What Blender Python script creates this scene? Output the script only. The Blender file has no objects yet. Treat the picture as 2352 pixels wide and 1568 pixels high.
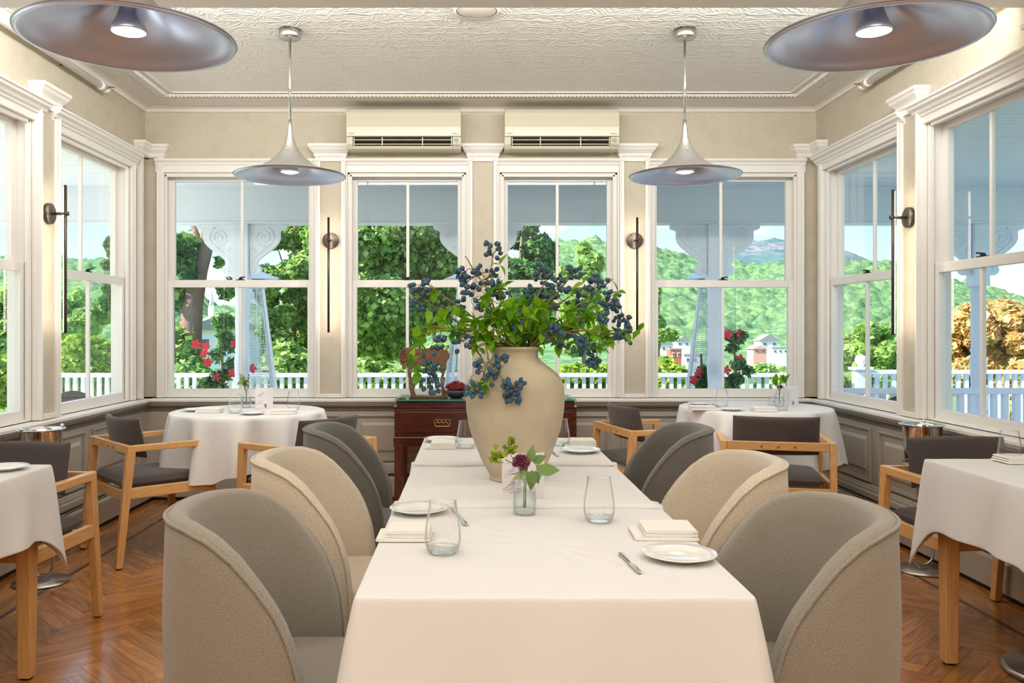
import bpy, bmesh, math, random
import numpy as np
from mathutils import Vector, Matrix, noise
random.seed(7)
RNG = np.random.default_rng(7)
C = bpy.context.scene.collection
scene = bpy.context.scene
PI = math.pi

# ---------------------------------------------------------------- camera
EYE = 1.23           # camera height (m)
F = 1950.0           # focal length in pixels of the 2352 x 1568 frame
CX, CY = 1085.0, 757.0
cam_data = bpy.data.cameras.new('camera')
cam = bpy.data.objects.new('camera', cam_data)
C.objects.link(cam)
cam.location = (0, 0, EYE)
cam.rotation_euler = (PI/2, 0, 0)
cam_data.sensor_width = 36.0
cam_data.lens = 36.0*F/2352.0
cam_data.shift_x = (1176-CX)/2352.0
cam_data.shift_y = -(784-CY)/2352.0
cam_data.clip_end = 6000
cam_data.clip_start = 0.05
scene.camera = cam

def at(px, py, d):
    """real-world point whose distance into the room is d metres"""
    return ((px-CX)/F*d, d, EYE-(py-CY)/F*d)

def srgb(r, g, b):
    def f(c):
        c = c/255.0
        return c/12.92 if c <= 0.04045 else ((c+0.055)/1.055)**2.4
    return (f(r), f(g), f(b), 1.0)

# ---------------------------------------------------------------- world, sun, added fill lights, exposure
world = bpy.data.worlds.new('world'); scene.world = world
world.use_nodes = True
wn = world.node_tree; wn.nodes.clear()
tc = wn.nodes.new('ShaderNodeTexCoord'); sep = wn.nodes.new('ShaderNodeSeparateXYZ')
wn.links.new(tc.outputs['Generated'], sep.inputs[0])
ramp = wn.nodes.new('ShaderNodeValToRGB')
ramp.color_ramp.elements[0].position = 0.0; ramp.color_ramp.elements[0].color = srgb(206, 226, 243)
ramp.color_ramp.elements[1].position = 0.6; ramp.color_ramp.elements[1].color = srgb(96, 150, 218)
e = ramp.color_ramp.elements.new(0.13); e.color = srgb(158, 202, 242)
wn.links.new(sep.outputs['Z'], ramp.inputs[0])
cl = wn.nodes.new('ShaderNodeTexNoise'); cl.inputs['Scale'].default_value = 5.0; cl.inputs['Detail'].default_value = 6
mp = wn.nodes.new('ShaderNodeMapping'); mp.inputs['Scale'].default_value = (1, 1, 3.2)
wn.links.new(tc.outputs['Generated'], mp.inputs[0]); wn.links.new(mp.outputs[0], cl.inputs['Vector'])
cr = wn.nodes.new('ShaderNodeValToRGB'); cr.color_ramp.elements[0].position = .52; cr.color_ramp.elements[1].position = .66
wn.links.new(cl.outputs['Fac'], cr.inputs[0])
mx = wn.nodes.new('ShaderNodeMix'); mx.data_type = 'RGBA'
wn.links.new(cr.outputs[0], mx.inputs[0]); wn.links.new(ramp.outputs[0], mx.inputs[6]); mx.inputs[7].default_value = srgb(250, 252, 255)
bg = wn.nodes.new('ShaderNodeBackground'); bg.inputs[1].default_value = 1.2
wn.links.new(mx.outputs[2], bg.inputs[0])
wo = wn.nodes.new('ShaderNodeOutputWorld'); wn.links.new(bg.outputs[0], wo.inputs[0])

def light(name, kind, loc, energy, color=(1, 1, 1), size=1.0, size_y=None, direction=None, spread=None):
    l = bpy.data.lights.new(name, kind); l.energy = energy; l.color = color
    if kind == 'AREA':
        l.size = size
        if size_y: l.shape = 'RECTANGLE'; l.size_y = size_y
        if spread: l.spread = spread
    elif kind == 'SUN': l.angle = size
    elif kind in ('POINT', 'SPOT'): l.shadow_soft_size = size
    o = bpy.data.objects.new(name, l); C.objects.link(o); o.location = loc
    if direction: o.rotation_euler = Vector(direction).to_track_quat('-Z', 'Y').to_euler()
    return o
light('sun', 'SUN', (-8, -3, 12), 6.0, (1.0, .95, .86), 0.01, direction=(.76, .20, -.62))
light('beam_fill_strip', 'AREA', (0.06, 3.86, 2.775), 34, (1.0, .99, .975), 4.6, .11, (0, 1, -.10))  # added fill light, out of sight behind the beam; no real fitting
# added fill areas: one under the ceiling, one floating and facing up
light('ceiling_fill_panel', 'AREA', (0.0, 1.0, 2.82), 14, (1.0, .985, .96), 4.2, 3.6, (0, 0, -1))
light('floating_fill_uplight', 'AREA', (0.0, -1.1, 1.35), 92, (.96, .985, 1.0), 4.4, 2.3, (0, 0, 1))
scene.view_settings.view_transform = 'Standard'
scene.view_settings.look = 'None'
scene.view_settings.exposure = 0.80
scene.view_settings.gamma = 1.0
scene.view_settings.use_curve_mapping = False
scene.cycles.caustics_reflective = False
scene.cycles.caustics_refractive = False
scene.cycles.sample_clamp_indirect = 4.0
scene.cycles.max_bounces = 8
scene.cycles.diffuse_bounces = 4
scene.cycles.glossy_bounces = 3
scene.cycles.transparent_max_bounces = 18
scene.cycles.adaptive_threshold = 0.03

# ---------------------------------------------------------------- materials
def nodes(m):
    nt = m.node_tree
    b = nt.nodes.get('Principled BSDF')
    return nt, b
def mat(name, col, rough=.5, metal=0.0, spec=.5, coat=0.0, bump=None, vary=None, emit=None, sheen=0.0):
    """bump=(scale, strength, detail, stretch) ; vary=(scale, amount)"""
    m = bpy.data.materials.new(name); m.use_nodes = True
    nt, b = nodes(m)
    b.inputs['Base Color'].default_value = col
    b.inputs['Roughness'].default_value = rough; b.inputs['Metallic'].default_value = metal
    b.inputs['Specular IOR Level'].default_value = spec; b.inputs['Coat Weight'].default_value = coat
    b.inputs['Coat Roughness'].default_value = .12
    b.inputs['Sheen Weight'].default_value = sheen
    tcn = nt.nodes.new('ShaderNodeTexCoord')
    if vary:
        n = nt.nodes.new('ShaderNodeTexNoise'); n.inputs['Scale'].default_value = vary[0]; n.inputs['Detail'].default_value = 5
        nt.links.new(tcn.outputs['Object'], n.inputs['Vector'])
        hs = nt.nodes.new('ShaderNodeHueSaturation'); hs.inputs['Color'].default_value = col
        mr = nt.nodes.new('ShaderNodeMapRange'); mr.inputs[1].default_value = .3; mr.inputs[2].default_value = .7
        mr.inputs[3].default_value = 1-vary[1]; mr.inputs[4].default_value = 1+vary[1]
        nt.links.new(n.outputs['Fac'], mr.inputs[0]); nt.links.new(mr.outputs[0], hs.inputs['Value'])
        nt.links.new(hs.outputs[0], b.inputs['Base Color'])
    if bump:
        n = nt.nodes.new('ShaderNodeTexNoise'); n.inputs['Scale'].default_value = bump[0]
        n.inputs['Detail'].default_value = bump[2] if len(bump) > 2 else 3
        src = tcn.outputs['Object']
        if len(bump) > 3:
            mpn = nt.nodes.new('ShaderNodeMapping'); mpn.inputs['Scale'].default_value = bump[3]
            nt.links.new(src, mpn.inputs[0]); src = mpn.outputs[0]
        nt.links.new(src, n.inputs['Vector'])
        bp = nt.nodes.new('ShaderNodeBump'); bp.inputs['Strength'].default_value = bump[1]; bp.inputs['Distance'].default_value = .003
        nt.links.new(n.outputs['Fac'], bp.inputs['Height']); nt.links.new(bp.outputs[0], b.inputs['Normal'])
    if emit:
        b.inputs['Emission Color'].default_value = emit[0]; b.inputs['Emission Strength'].default_value = emit[1]
    return m

def weave(name, col, col2, freq, rough=.9, strength=.6):
    """two crossed thread waves on the UVs (metres)"""
    m = bpy.data.materials.new(name); m.use_nodes = True
    nt, b = nodes(m); L = nt.links
    b.inputs['Roughness'].default_value = rough; b.inputs['Specular IOR Level'].default_value = .15
    b.inputs['Sheen Weight'].default_value = .35
    uv = nt.nodes.new('ShaderNodeTexCoord')
    sp = nt.nodes.new('ShaderNodeSeparateXYZ'); L.new(uv.outputs['UV'], sp.inputs[0])
    ns = nt.nodes.new('ShaderNodeTexNoise'); ns.inputs['Scale'].default_value = 60; ns.inputs['Detail'].default_value = 4
    L.new(uv.outputs['UV'], ns.inputs['Vector'])
    outs = []
    for k in ('X', 'Y'):
        a = nt.nodes.new('ShaderNodeMath'); a.operation = 'MULTIPLY_ADD'; a.inputs[1].default_value = freq*2*PI
        L.new(sp.outputs[k], a.inputs[0])
        w = nt.nodes.new('ShaderNodeMath'); w.operation = 'MULTIPLY'; w.inputs[1].default_value = 5.0
        L.new(ns.outputs['Fac'], w.inputs[0]); L.new(w.outputs[0], a.inputs[2])
        s = nt.nodes.new('ShaderNodeMath'); s.operation = 'SINE'; L.new(a.outputs[0], s.inputs[0]); outs.append(s)
    pr = nt.nodes.new('ShaderNodeMath'); pr.operation = 'MULTIPLY'; L.new(outs[0].outputs[0], pr.inputs[0]); L.new(outs[1].outputs[0], pr.inputs[1])
    fine = nt.nodes.new('ShaderNodeTexNoise'); fine.inputs['Scale'].default_value = freq*1.2; fine.inputs['Detail'].default_value = 3
    L.new(uv.outputs['UV'], fine.inputs['Vector'])
    mr = nt.nodes.new('ShaderNodeMapRange'); mr.inputs[1].default_value = -1; mr.inputs[2].default_value = 1
    L.new(pr.outputs[0], mr.inputs[0])
    ad = nt.nodes.new('ShaderNodeMath'); ad.operation = 'ADD'; L.new(mr.outputs[0], ad.inputs[0]); L.new(fine.outputs['Fac'], ad.inputs[1])
    hv = nt.nodes.new('ShaderNodeMath'); hv.operation = 'MULTIPLY_ADD'; hv.inputs[1].default_value = .9; hv.inputs[2].default_value = -.4; L.new(ad.outputs[0], hv.inputs[0]); hv.use_clamp = True
    mxn = nt.nodes.new('ShaderNodeMix'); mxn.data_type = 'RGBA'
    L.new(hv.outputs[0], mxn.inputs[0]); mxn.inputs[6].default_value = col2; mxn.inputs[7].default_value = col
    L.new(mxn.outputs[2], b.inputs['Base Color'])
    bp = nt.nodes.new('ShaderNodeBump'); bp.inputs['Strength'].default_value = strength; bp.inputs['Distance'].default_value = .0012
    L.new(hv.outputs[0], bp.inputs['Height']); L.new(bp.outputs[0], b.inputs['Normal'])
    return m

def wood(name, c1, c2, rough=.4, scale=14.0, coat=0.0, uvmode=False, distort=2.2, perobj=.12, axis='X'):
    """grain running along X of UV (metres) or of object space"""
    m = bpy.data.materials.new(name); m.use_nodes = True
    nt, b = nodes(m); L = nt.links
    tcn = nt.nodes.new('ShaderNodeTexCoord'); oi = nt.nodes.new('ShaderNodeObjectInfo')
    src = tcn.outputs['UV' if uvmode else 'Object']
    add = nt.nodes.new('ShaderNodeVectorMath'); add.operation = 'ADD'; L.new(src, add.inputs[0])
    r = oi.outputs['Random']
    if uvmode:
        gm = nt.nodes.new('ShaderNodeNewGeometry')
        sm = nt.nodes.new('ShaderNodeMath'); sm.operation = 'ADD'; L.new(oi.outputs['Random'], sm.inputs[0]); L.new(gm.outputs['Random Per Island'], sm.inputs[1])
        fr = nt.nodes.new('ShaderNodeMath'); fr.operation = 'FRACT'; L.new(sm.outputs[0], fr.inputs[0]); r = fr.outputs[0]
    ml = nt.nodes.new('ShaderNodeVectorMath'); ml.operation = 'SCALE'; ml.inputs[0].default_value = (37, 19, 53); L.new(r, ml.inputs['Scale'])
    L.new(ml.outputs[0], add.inputs[1])
    mpn = nt.nodes.new('ShaderNodeMapping')
    mpn.inputs['Scale'].default_value = {'X': (.14, 1, 1), 'Y': (1, .14, 1), 'Z': (1, 1, .14)}[axis]
    L.new(add.outputs[0], mpn.inputs[0])
    wv = nt.nodes.new('ShaderNodeTexNoise'); wv.inputs['Scale'].default_value = scale; wv.inputs['Detail'].default_value = 2; wv.inputs['Distortion'].default_value = .3
    L.new(mpn.outputs[0], wv.inputs['Vector'])
    # growth rings: sine of the noise
    s1 = nt.nodes.new('ShaderNodeMath'); s1.operation = 'MULTIPLY'; s1.inputs[1].default_value = 42*distort; L.new(wv.outputs['Fac'], s1.inputs[0])
    s2 = nt.nodes.new('ShaderNodeMath'); s2.operation = 'SINE'; L.new(s1.outputs[0], s2.inputs[0])
    fine = nt.nodes.new('ShaderNodeTexNoise'); fine.inputs['Scale'].default_value = scale*14; fine.inputs['Detail'].default_value = 3
    mp2 = nt.nodes.new('ShaderNodeMapping'); mp2.inputs['Scale'].default_value = {'X': (.05, 1, 1), 'Y': (1, .05, 1), 'Z': (1, 1, .05)}[axis]
    L.new(add.outputs[0], mp2.inputs[0]); L.new(mp2.outputs[0], fine.inputs['Vector'])
    a = nt.nodes.new('ShaderNodeMath'); a.operation = 'MULTIPLY_ADD'; a.inputs[1].default_value = .22; a.inputs[2].default_value = 0; L.new(s2.outputs[0], a.inputs[0])
    a2 = nt.nodes.new('ShaderNodeMath'); a2.operation = 'ADD'; L.new(a.outputs[0], a2.inputs[0]); L.new(fine.outputs['Fac'], a2.inputs[1]); a2.use_clamp = True
    mxn = nt.nodes.new('ShaderNodeMix'); mxn.data_type = 'RGBA'; L.new(a2.outputs[0], mxn.inputs[0])
    mxn.inputs[6].default_value = c2; mxn.inputs[7].default_value = c1
    hs = nt.nodes.new('ShaderNodeHueSaturation'); L.new(mxn.outputs[2], hs.inputs['Color'])
    mr = nt.nodes.new('ShaderNodeMapRange'); mr.inputs[3].default_value = 1-perobj; mr.inputs[4].default_value = 1+perobj; L.new(r, mr.inputs[0]); L.new(mr.outputs[0], hs.inputs['Value'])
    L.new(hs.outputs[0], b.inputs['Base Color'])
    b.inputs['Roughness'].default_value = rough; b.inputs['Coat Weight'].default_value = coat; b.inputs['Coat Roughness'].default_value = .13
    bp = nt.nodes.new('ShaderNodeBump'); bp.inputs['Strength'].default_value = .12; bp.inputs['Distance'].default_value = .001
    L.new(a2.outputs[0], bp.inputs['Height']); L.new(bp.outputs[0], b.inputs['Normal'])
    return m

def glassy(name, tint=(1, 1, 1, 1), edge=.25, rough=0.0, base=.02, top=.5):
    """clear glass that lets light straight through: transparent + mirror reflection by Fresnel"""
    m = bpy.data.materials.new(name); m.use_nodes = True
    nt = m.node_tree; nt.nodes.clear(); L = nt.links
    tr = nt.nodes.new('ShaderNodeBsdfTransparent'); tr.inputs[0].default_value = tint
    gl = nt.nodes.new('ShaderNodeBsdfGlossy'); gl.inputs['Roughness'].default_value = rough; gl.inputs[0].default_value = (1, 1, 1, 1)
    lw = nt.nodes.new('ShaderNodeLayerWeight'); lw.inputs[0].default_value = edge
    mr = nt.nodes.new('ShaderNodeMapRange'); mr.inputs[3].default_value = base; mr.inputs[4].default_value = top
    L.new(lw.outputs['Fresnel'], mr.inputs[0])
    mxn = nt.nodes.new('ShaderNodeMixShader'); L.new(mr.outputs[0], mxn.inputs[0]); L.new(tr.outputs[0], mxn.inputs[1]); L.new(gl.outputs[0], mxn.inputs[2])
    o = nt.nodes.new('ShaderNodeOutputMaterial'); L.new(mxn.outputs[0], o.inputs[0])
    return m

def leafmat(name, c1, c2, c3=None, trans=.45, rough=.5):
    m = bpy.data.materials.new(name); m.use_nodes = True
    nt = m.node_tree; nt.nodes.clear(); L = nt.links
    gm = nt.nodes.new('ShaderNodeNewGeometry'); oi = nt.nodes.new('ShaderNodeObjectInfo')
    sm = nt.nodes.new('ShaderNodeMath'); sm.operation = 'ADD'; L.new(oi.outputs['Random'], sm.inputs[0]); L.new(gm.outputs['Random Per Island'], sm.inputs[1])
    fr = nt.nodes.new('ShaderNodeMath'); fr.operation = 'FRACT'; L.new(sm.outputs[0], fr.inputs[0])
    rp = nt.nodes.new('ShaderNodeValToRGB'); rp.color_ramp.elements[0].color = c1; rp.color_ramp.elements[1].color = c3 or c2
    e = rp.color_ramp.elements.new(.55); e.color = c2
    L.new(fr.outputs[0], rp.inputs[0])
    d = nt.nodes.new('ShaderNodeBsdfPrincipled'); d.inputs['Roughness'].default_value = rough; d.inputs['Specular IOR Level'].default_value = .35
    t = nt.nodes.new('ShaderNodeBsdfTranslucent')
    L.new(rp.outputs[0], d.inputs['Base Color']); L.new(rp.outputs[0], t.inputs[0])
    mxn = nt.nodes.new('ShaderNodeMixShader'); mxn.inputs[0].default_value = trans
    L.new(d.outputs[0], mxn.inputs[1]); L.new(t.outputs[0], mxn.inputs[2])
    o = nt.nodes.new('ShaderNodeOutputMaterial'); L.new(mxn.outputs[0], o.inputs[0])
    return m

M = {}
M['white'] = mat('white_paint', srgb(238, 233, 226), .38, bump=(8, .05, 2, (1, 1, 4)))
M['porch'] = mat('porch_white', srgb(240, 244, 250), .5, bump=(40, .05))
M['taupe'] = mat('taupe_paint', srgb(172, 162, 148), .42, vary=(3, .03))
M['taupe_dark'] = mat('taupe_line', srgb(120, 108, 94), .45)
M['steel'] = mat('polished_steel', srgb(205, 200, 192), .12, 1.0)
M['satin'] = mat('satin_steel', srgb(190, 186, 180), .32, 1.0)
M['chrome'] = mat('chrome', srgb(225, 225, 225), .08, 1.0)
M['alu'] = mat('brushed_aluminium', srgb(214, 224, 250), .34, .8)
M['alu_out'] = mat('silver_lacquer', srgb(158, 156, 150), .4, .6)
M['lampglow'] = mat('lamp_lens', srgb(255, 240, 220), .4, emit=(srgb(255, 232, 200), 9.0))
M['sconce_glow'] = mat('sconce_led', srgb(255, 250, 240), .4, emit=(srgb(255, 238, 216), 16.0))
M['dark_metal'] = mat('dark_bronze_metal', srgb(92, 84, 78), .35, .8)
M['black'] = mat('black_plastic', srgb(28, 26, 26), .5)
M['lock'] = mat('dark_lock_metal', srgb(46, 42, 40), .35, .6)
M['ac'] = mat('ivory_plastic', srgb(208, 202, 178), .25, coat=.3)
M['ac_dark'] = mat('dark_slot', srgb(34, 28, 24), .6)
M['grey_plastic'] = mat('grey_plastic', srgb(176, 172, 158), .4)
M['ink'] = mat('grey_ink', srgb(120, 116, 112), .6)
M['ceramic'] = mat('white_ceramic', srgb(244, 240, 232), .1, coat=.5)
M['linen'] = mat('white_tablecloth', srgb(232, 229, 227), .85, spec=.2, bump=(420, .10, 2), vary=(2.5, .012), sheen=.1)
M['napkin'] = mat('white_napkin', srgb(243, 239, 231), .9, spec=.15, bump=(700, .2, 2))
M['grey_weave'] = weave('grey_weave', srgb(188, 177, 160), srgb(106, 97, 86), 250)
M['darkgrey_weave'] = weave('dark_grey_weave', srgb(140, 134, 126), srgb(70, 66, 62), 250)
M['cream_weave'] = weave('cream_weave', srgb(246, 234, 214), srgb(172, 152, 126), 165)
M['charcoal'] = mat('charcoal_felt', srgb(84, 75, 72), .9, spec=.12, bump=(500, .25, 3), vary=(6, .06), sheen=.25)
M['oak'] = wood('light_oak', srgb(226, 178, 118), srgb(206, 152, 92), .38, 10, axis='Z', perobj=.03)
M['oakx'] = wood('light_oak_rail', srgb(226, 178, 118), srgb(206, 152, 92), .38, 10, axis='X', perobj=.03)
M['oaky'] = wood('light_oak_arm', srgb(228, 182, 122), srgb(208, 156, 96), .38, 10, axis='Y', perobj=.03)
M['oak_dowel'] = mat('dowel_oak', srgb(176, 118, 62), .4)
M['parquet'] = wood('oak_parquet', srgb(204, 136, 68), srgb(140, 84, 38), .26, 9, coat=.6, uvmode=True, distort=1.15, perobj=.2)
M['joint'] = mat('dark_floor_joint', srgb(46, 24, 10), .7)
M['strip'] = wood('dark_floor_strip', srgb(92, 52, 24), srgb(56, 30, 12), .3, 9, coat=.5, axis='Y')
M['mahogany'] = wood('mahogany', srgb(92, 38, 24), srgb(50, 18, 12), .22, 9, coat=.5, axis='X', perobj=.02)
M['mahogany_z'] = wood('mahogany_leg', srgb(98, 42, 26), srgb(52, 20, 12), .22, 9, coat=.5, axis='Z', perobj=.02)
M['brass'] = mat('aged_brass', srgb(190, 158, 104), .28, 1.0)
M['carved'] = wood('carved_wood', srgb(140, 96, 66), srgb(78, 48, 30), .6, 16, axis='X', perobj=.02)
M['rose'] = mat('red_rose', srgb(178, 14, 42), .55, vary=(40, .25), sheen=.3)
M['bowl'] = mat('dark_bowl', srgb(62, 64, 66), .35)
M['carnation'] = mat('magenta_petal', srgb(150, 14, 78), .6, vary=(60, .3), sheen=.3)
M['berry'] = mat('blue_berry', srgb(62, 96, 116), .5, vary=(70, .45), bump=(160, .5, 3))
M['berry_cap'] = mat('berry_cap', srgb(44, 48, 56), .6)
M['stem'] = mat('olive_stem', srgb(150, 132, 50), .6, vary=(30, .2))
M['stem_green'] = mat('green_stem', srgb(92, 120, 44), .55)
M['stem_dark'] = mat('berry_twig', srgb(84, 62, 48), .6)
M['leaf'] = leafmat('fresh_leaf', srgb(84, 142, 22), srgb(122, 182, 30), srgb(164, 208, 50), .42, .42)
M['leaf_yellow'] = leafmat('yellow_green_leaf', srgb(104, 132, 20), srgb(146, 164, 30), srgb(180, 190, 50), .3)
M['leaf_soft'] = leafmat('sage_leaf', srgb(92, 128, 66), srgb(128, 158, 92), srgb(190, 205, 150), .3)
M['glass'] = glassy('drinking_glass', (.995, .995, .995, 1), .12, base=.03)
M['glass_thick'] = glassy('thick_glass', (.965, .98, .975, 1), .3, base=.05)
M['pane'] = glassy('window_glass', (.975, .988, .982, 1), .10, base=.012, top=.16)
M['green_glass'] = glassy('green_edge_glass', (.62, .86, .80, 1), .3, base=.06)
M['water'] = glassy('water', (.93, .97, .96, 1), .2)
M['paper'] = mat('white_card', srgb(236, 230, 232), .7)
M['vase'] = mat('sand_plaster', srgb(200, 186, 160), .92, spec=.1, bump=(190, .9, 5), vary=(9, .10))
M['bark'] = mat('bark', srgb(150, 120, 104), .9, bump=(6, .6, 5, (3, 3, .6)), vary=(3, .2))
M['red_flower'] = mat('red_mandevilla', srgb(226, 50, 66), .5)
M['pot'] = mat('terracotta', srgb(150, 96, 70), .8)
M['rattan'] = mat('dark_rattan', srgb(62, 56, 58), .6, bump=(120, .4))
M['deck'] = mat('deck_boards', srgb(222, 218, 212), .7, vary=(4, .08))
M['roof'] = mat('grey_shingle', srgb(150, 148, 150), .9, vary=(8, .1))
M['siding'] = mat('white_siding', srgb(236, 234, 232), .7)
M['brick'] = mat('red_brick', srgb(196, 110, 88), .9, vary=(3, .1))
M['window_dark'] = mat('house_window', srgb(90, 100, 112), .2)
M['wire'] = mat('steel_wire', srgb(214, 222, 232), .35, .4)
M['ground'] = mat('grass_ground', srgb(112, 142, 66), .95, vary=(.4, .2))

def wallpaper(name, col, scale, strength, dark):
    m = bpy.data.materials.new(name); m.use_nodes = True
    nt, b = nodes(m); L = nt.links
    tcn = nt.nodes.new('ShaderNodeTexCoord')
    v = nt.nodes.new('ShaderNodeTexVoronoi'); v.inputs['Scale'].default_value = scale; v.feature = 'SMOOTH_F1'
    n = nt.nodes.new('ShaderNodeTexNoise'); n.inputs['Scale'].default_value = scale*5; n.inputs['Detail'].default_value = 4; n.inputs['Distortion'].default_value = 1.5
    L.new(tcn.outputs['Object'], v.inputs['Vector']); L.new(tcn.outputs['Object'], n.inputs['Vector'])
    a = nt.nodes.new('ShaderNodeMath'); a.operation = 'MULTIPLY_ADD'; a.inputs[1].default_value = .7
    L.new(v.outputs['Distance'], a.inputs[0]); L.new(n.outputs['Fac'], a.inputs[2])
    bp = nt.nodes.new('ShaderNodeBump'); bp.inputs['Strength'].default_value = strength; bp.inputs['Distance'].default_value = .006
    L.new(a.outputs[0], bp.inputs['Height']); L.new(bp.outputs[0], b.inputs['Normal'])
    rp = nt.nodes.new('ShaderNodeMapRange'); rp.inputs[1].default_value = .35; rp.inputs[2].default_value = .9; rp.inputs[3].default_value = 1-dark; rp.inputs[4].default_value = 1+dark*.5
    L.new(a.outputs[0], rp.inputs[0])
    hs = nt.nodes.new('ShaderNodeHueSaturation'); hs.inputs['Color'].default_value = col; L.new(rp.outputs[0], hs.inputs['Value'])
    L.new(hs.outputs[0], b.inputs['Base Color']); b.inputs['Roughness'].default_value = .55
    return m
M['wallpaper'] = wallpaper('embossed_wallpaper', srgb(198, 188, 168), 9, .7, .09)

def ceiling_paper():
    """white embossed relief paper: interlocking rounded rectangles with scroll centres"""
    m = bpy.data.materials.new('embossed_ceiling'); m.use_nodes = True
    nt, b = nodes(m); L = nt.links
    tcn = nt.nodes.new('ShaderNodeTexCoord')
    br = nt.nodes.new('ShaderNodeTexBrick'); br.inputs['Scale'].default_value = 2.6; br.inputs['Mortar Size'].default_value = .03
    br.inputs['Mortar Smooth'].default_value = .6; br.inputs['Color1'].default_value = (0, 0, 0, 1); br.inputs['Color2'].default_value = (0, 0, 0, 1); br.inputs['Mortar'].default_value = (1, 1, 1, 1)
    nz = nt.nodes.new('ShaderNodeTexNoise'); nz.inputs['Scale'].default_value = 7
    L.new(tcn.outputs['Object'], nz.inputs['Vector'])
    vm = nt.nodes.new('ShaderNodeVectorMath'); vm.operation = 'SCALE'; vm.inputs['Scale'].default_value = .12; L.new(nz.outputs['Color'], vm.inputs[0])
    va = nt.nodes.new('ShaderNodeVectorMath'); va.operation = 'ADD'; L.new(vm.outputs[0], va.inputs[0]); L.new(tcn.outputs['Object'], va.inputs[1])
    L.new(va.outputs[0], br.inputs['Vector'])
    v = nt.nodes.new('ShaderNodeTexVoronoi'); v.inputs['Scale'].default_value = 5.2; v.feature = 'DISTANCE_TO_EDGE'; L.new(va.outputs[0], v.inputs['Vector'])
    fl = nt.nodes.new('ShaderNodeTexNoise'); fl.inputs['Scale'].default_value = 38; fl.inputs['Detail'].default_value = 2; fl.inputs['Distortion'].default_value = 2
    L.new(tcn.outputs['Object'], fl.inputs['Vector'])
    s = nt.nodes.new('ShaderNodeMath'); s.operation = 'MULTIPLY'; s.inputs[1].default_value = 55; L.new(v.outputs[0], s.inputs[0])
    s2 = nt.nodes.new('ShaderNodeMath'); s2.operation = 'SINE'; L.new(s.outputs[0], s2.inputs[0])
    s3 = nt.nodes.new('ShaderNodeMath'); s3.operation = 'MULTIPLY'; s3.inputs[1].default_value = .3; L.new(s2.outputs[0], s3.inputs[0])
    a = nt.nodes.new('ShaderNodeMath'); a.operation = 'ADD'; L.new(br.outputs['Color'], a.inputs[0]); L.new(s3.outputs[0], a.inputs[1])
    a2 = nt.nodes.new('ShaderNodeMath'); a2.operation = 'MULTIPLY_ADD'; a2.inputs[1].default_value = .8; L.new(fl.outputs['Fac'], a2.inputs[0]); L.new(a.outputs[0], a2.inputs[2])
    bp = nt.nodes.new('ShaderNodeBump'); bp.inputs['Strength'].default_value = .32; bp.inputs['Distance'].default_value = .012
    L.new(a2.outputs[0], bp.inputs['Height']); L.new(bp.outputs[0], b.inputs['Normal'])
    b.inputs['Base Color'].default_value = srgb(240, 236, 226); b.inputs['Roughness'].default_value = .4
    return m
M['ceiling'] = ceiling_paper()

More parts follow.
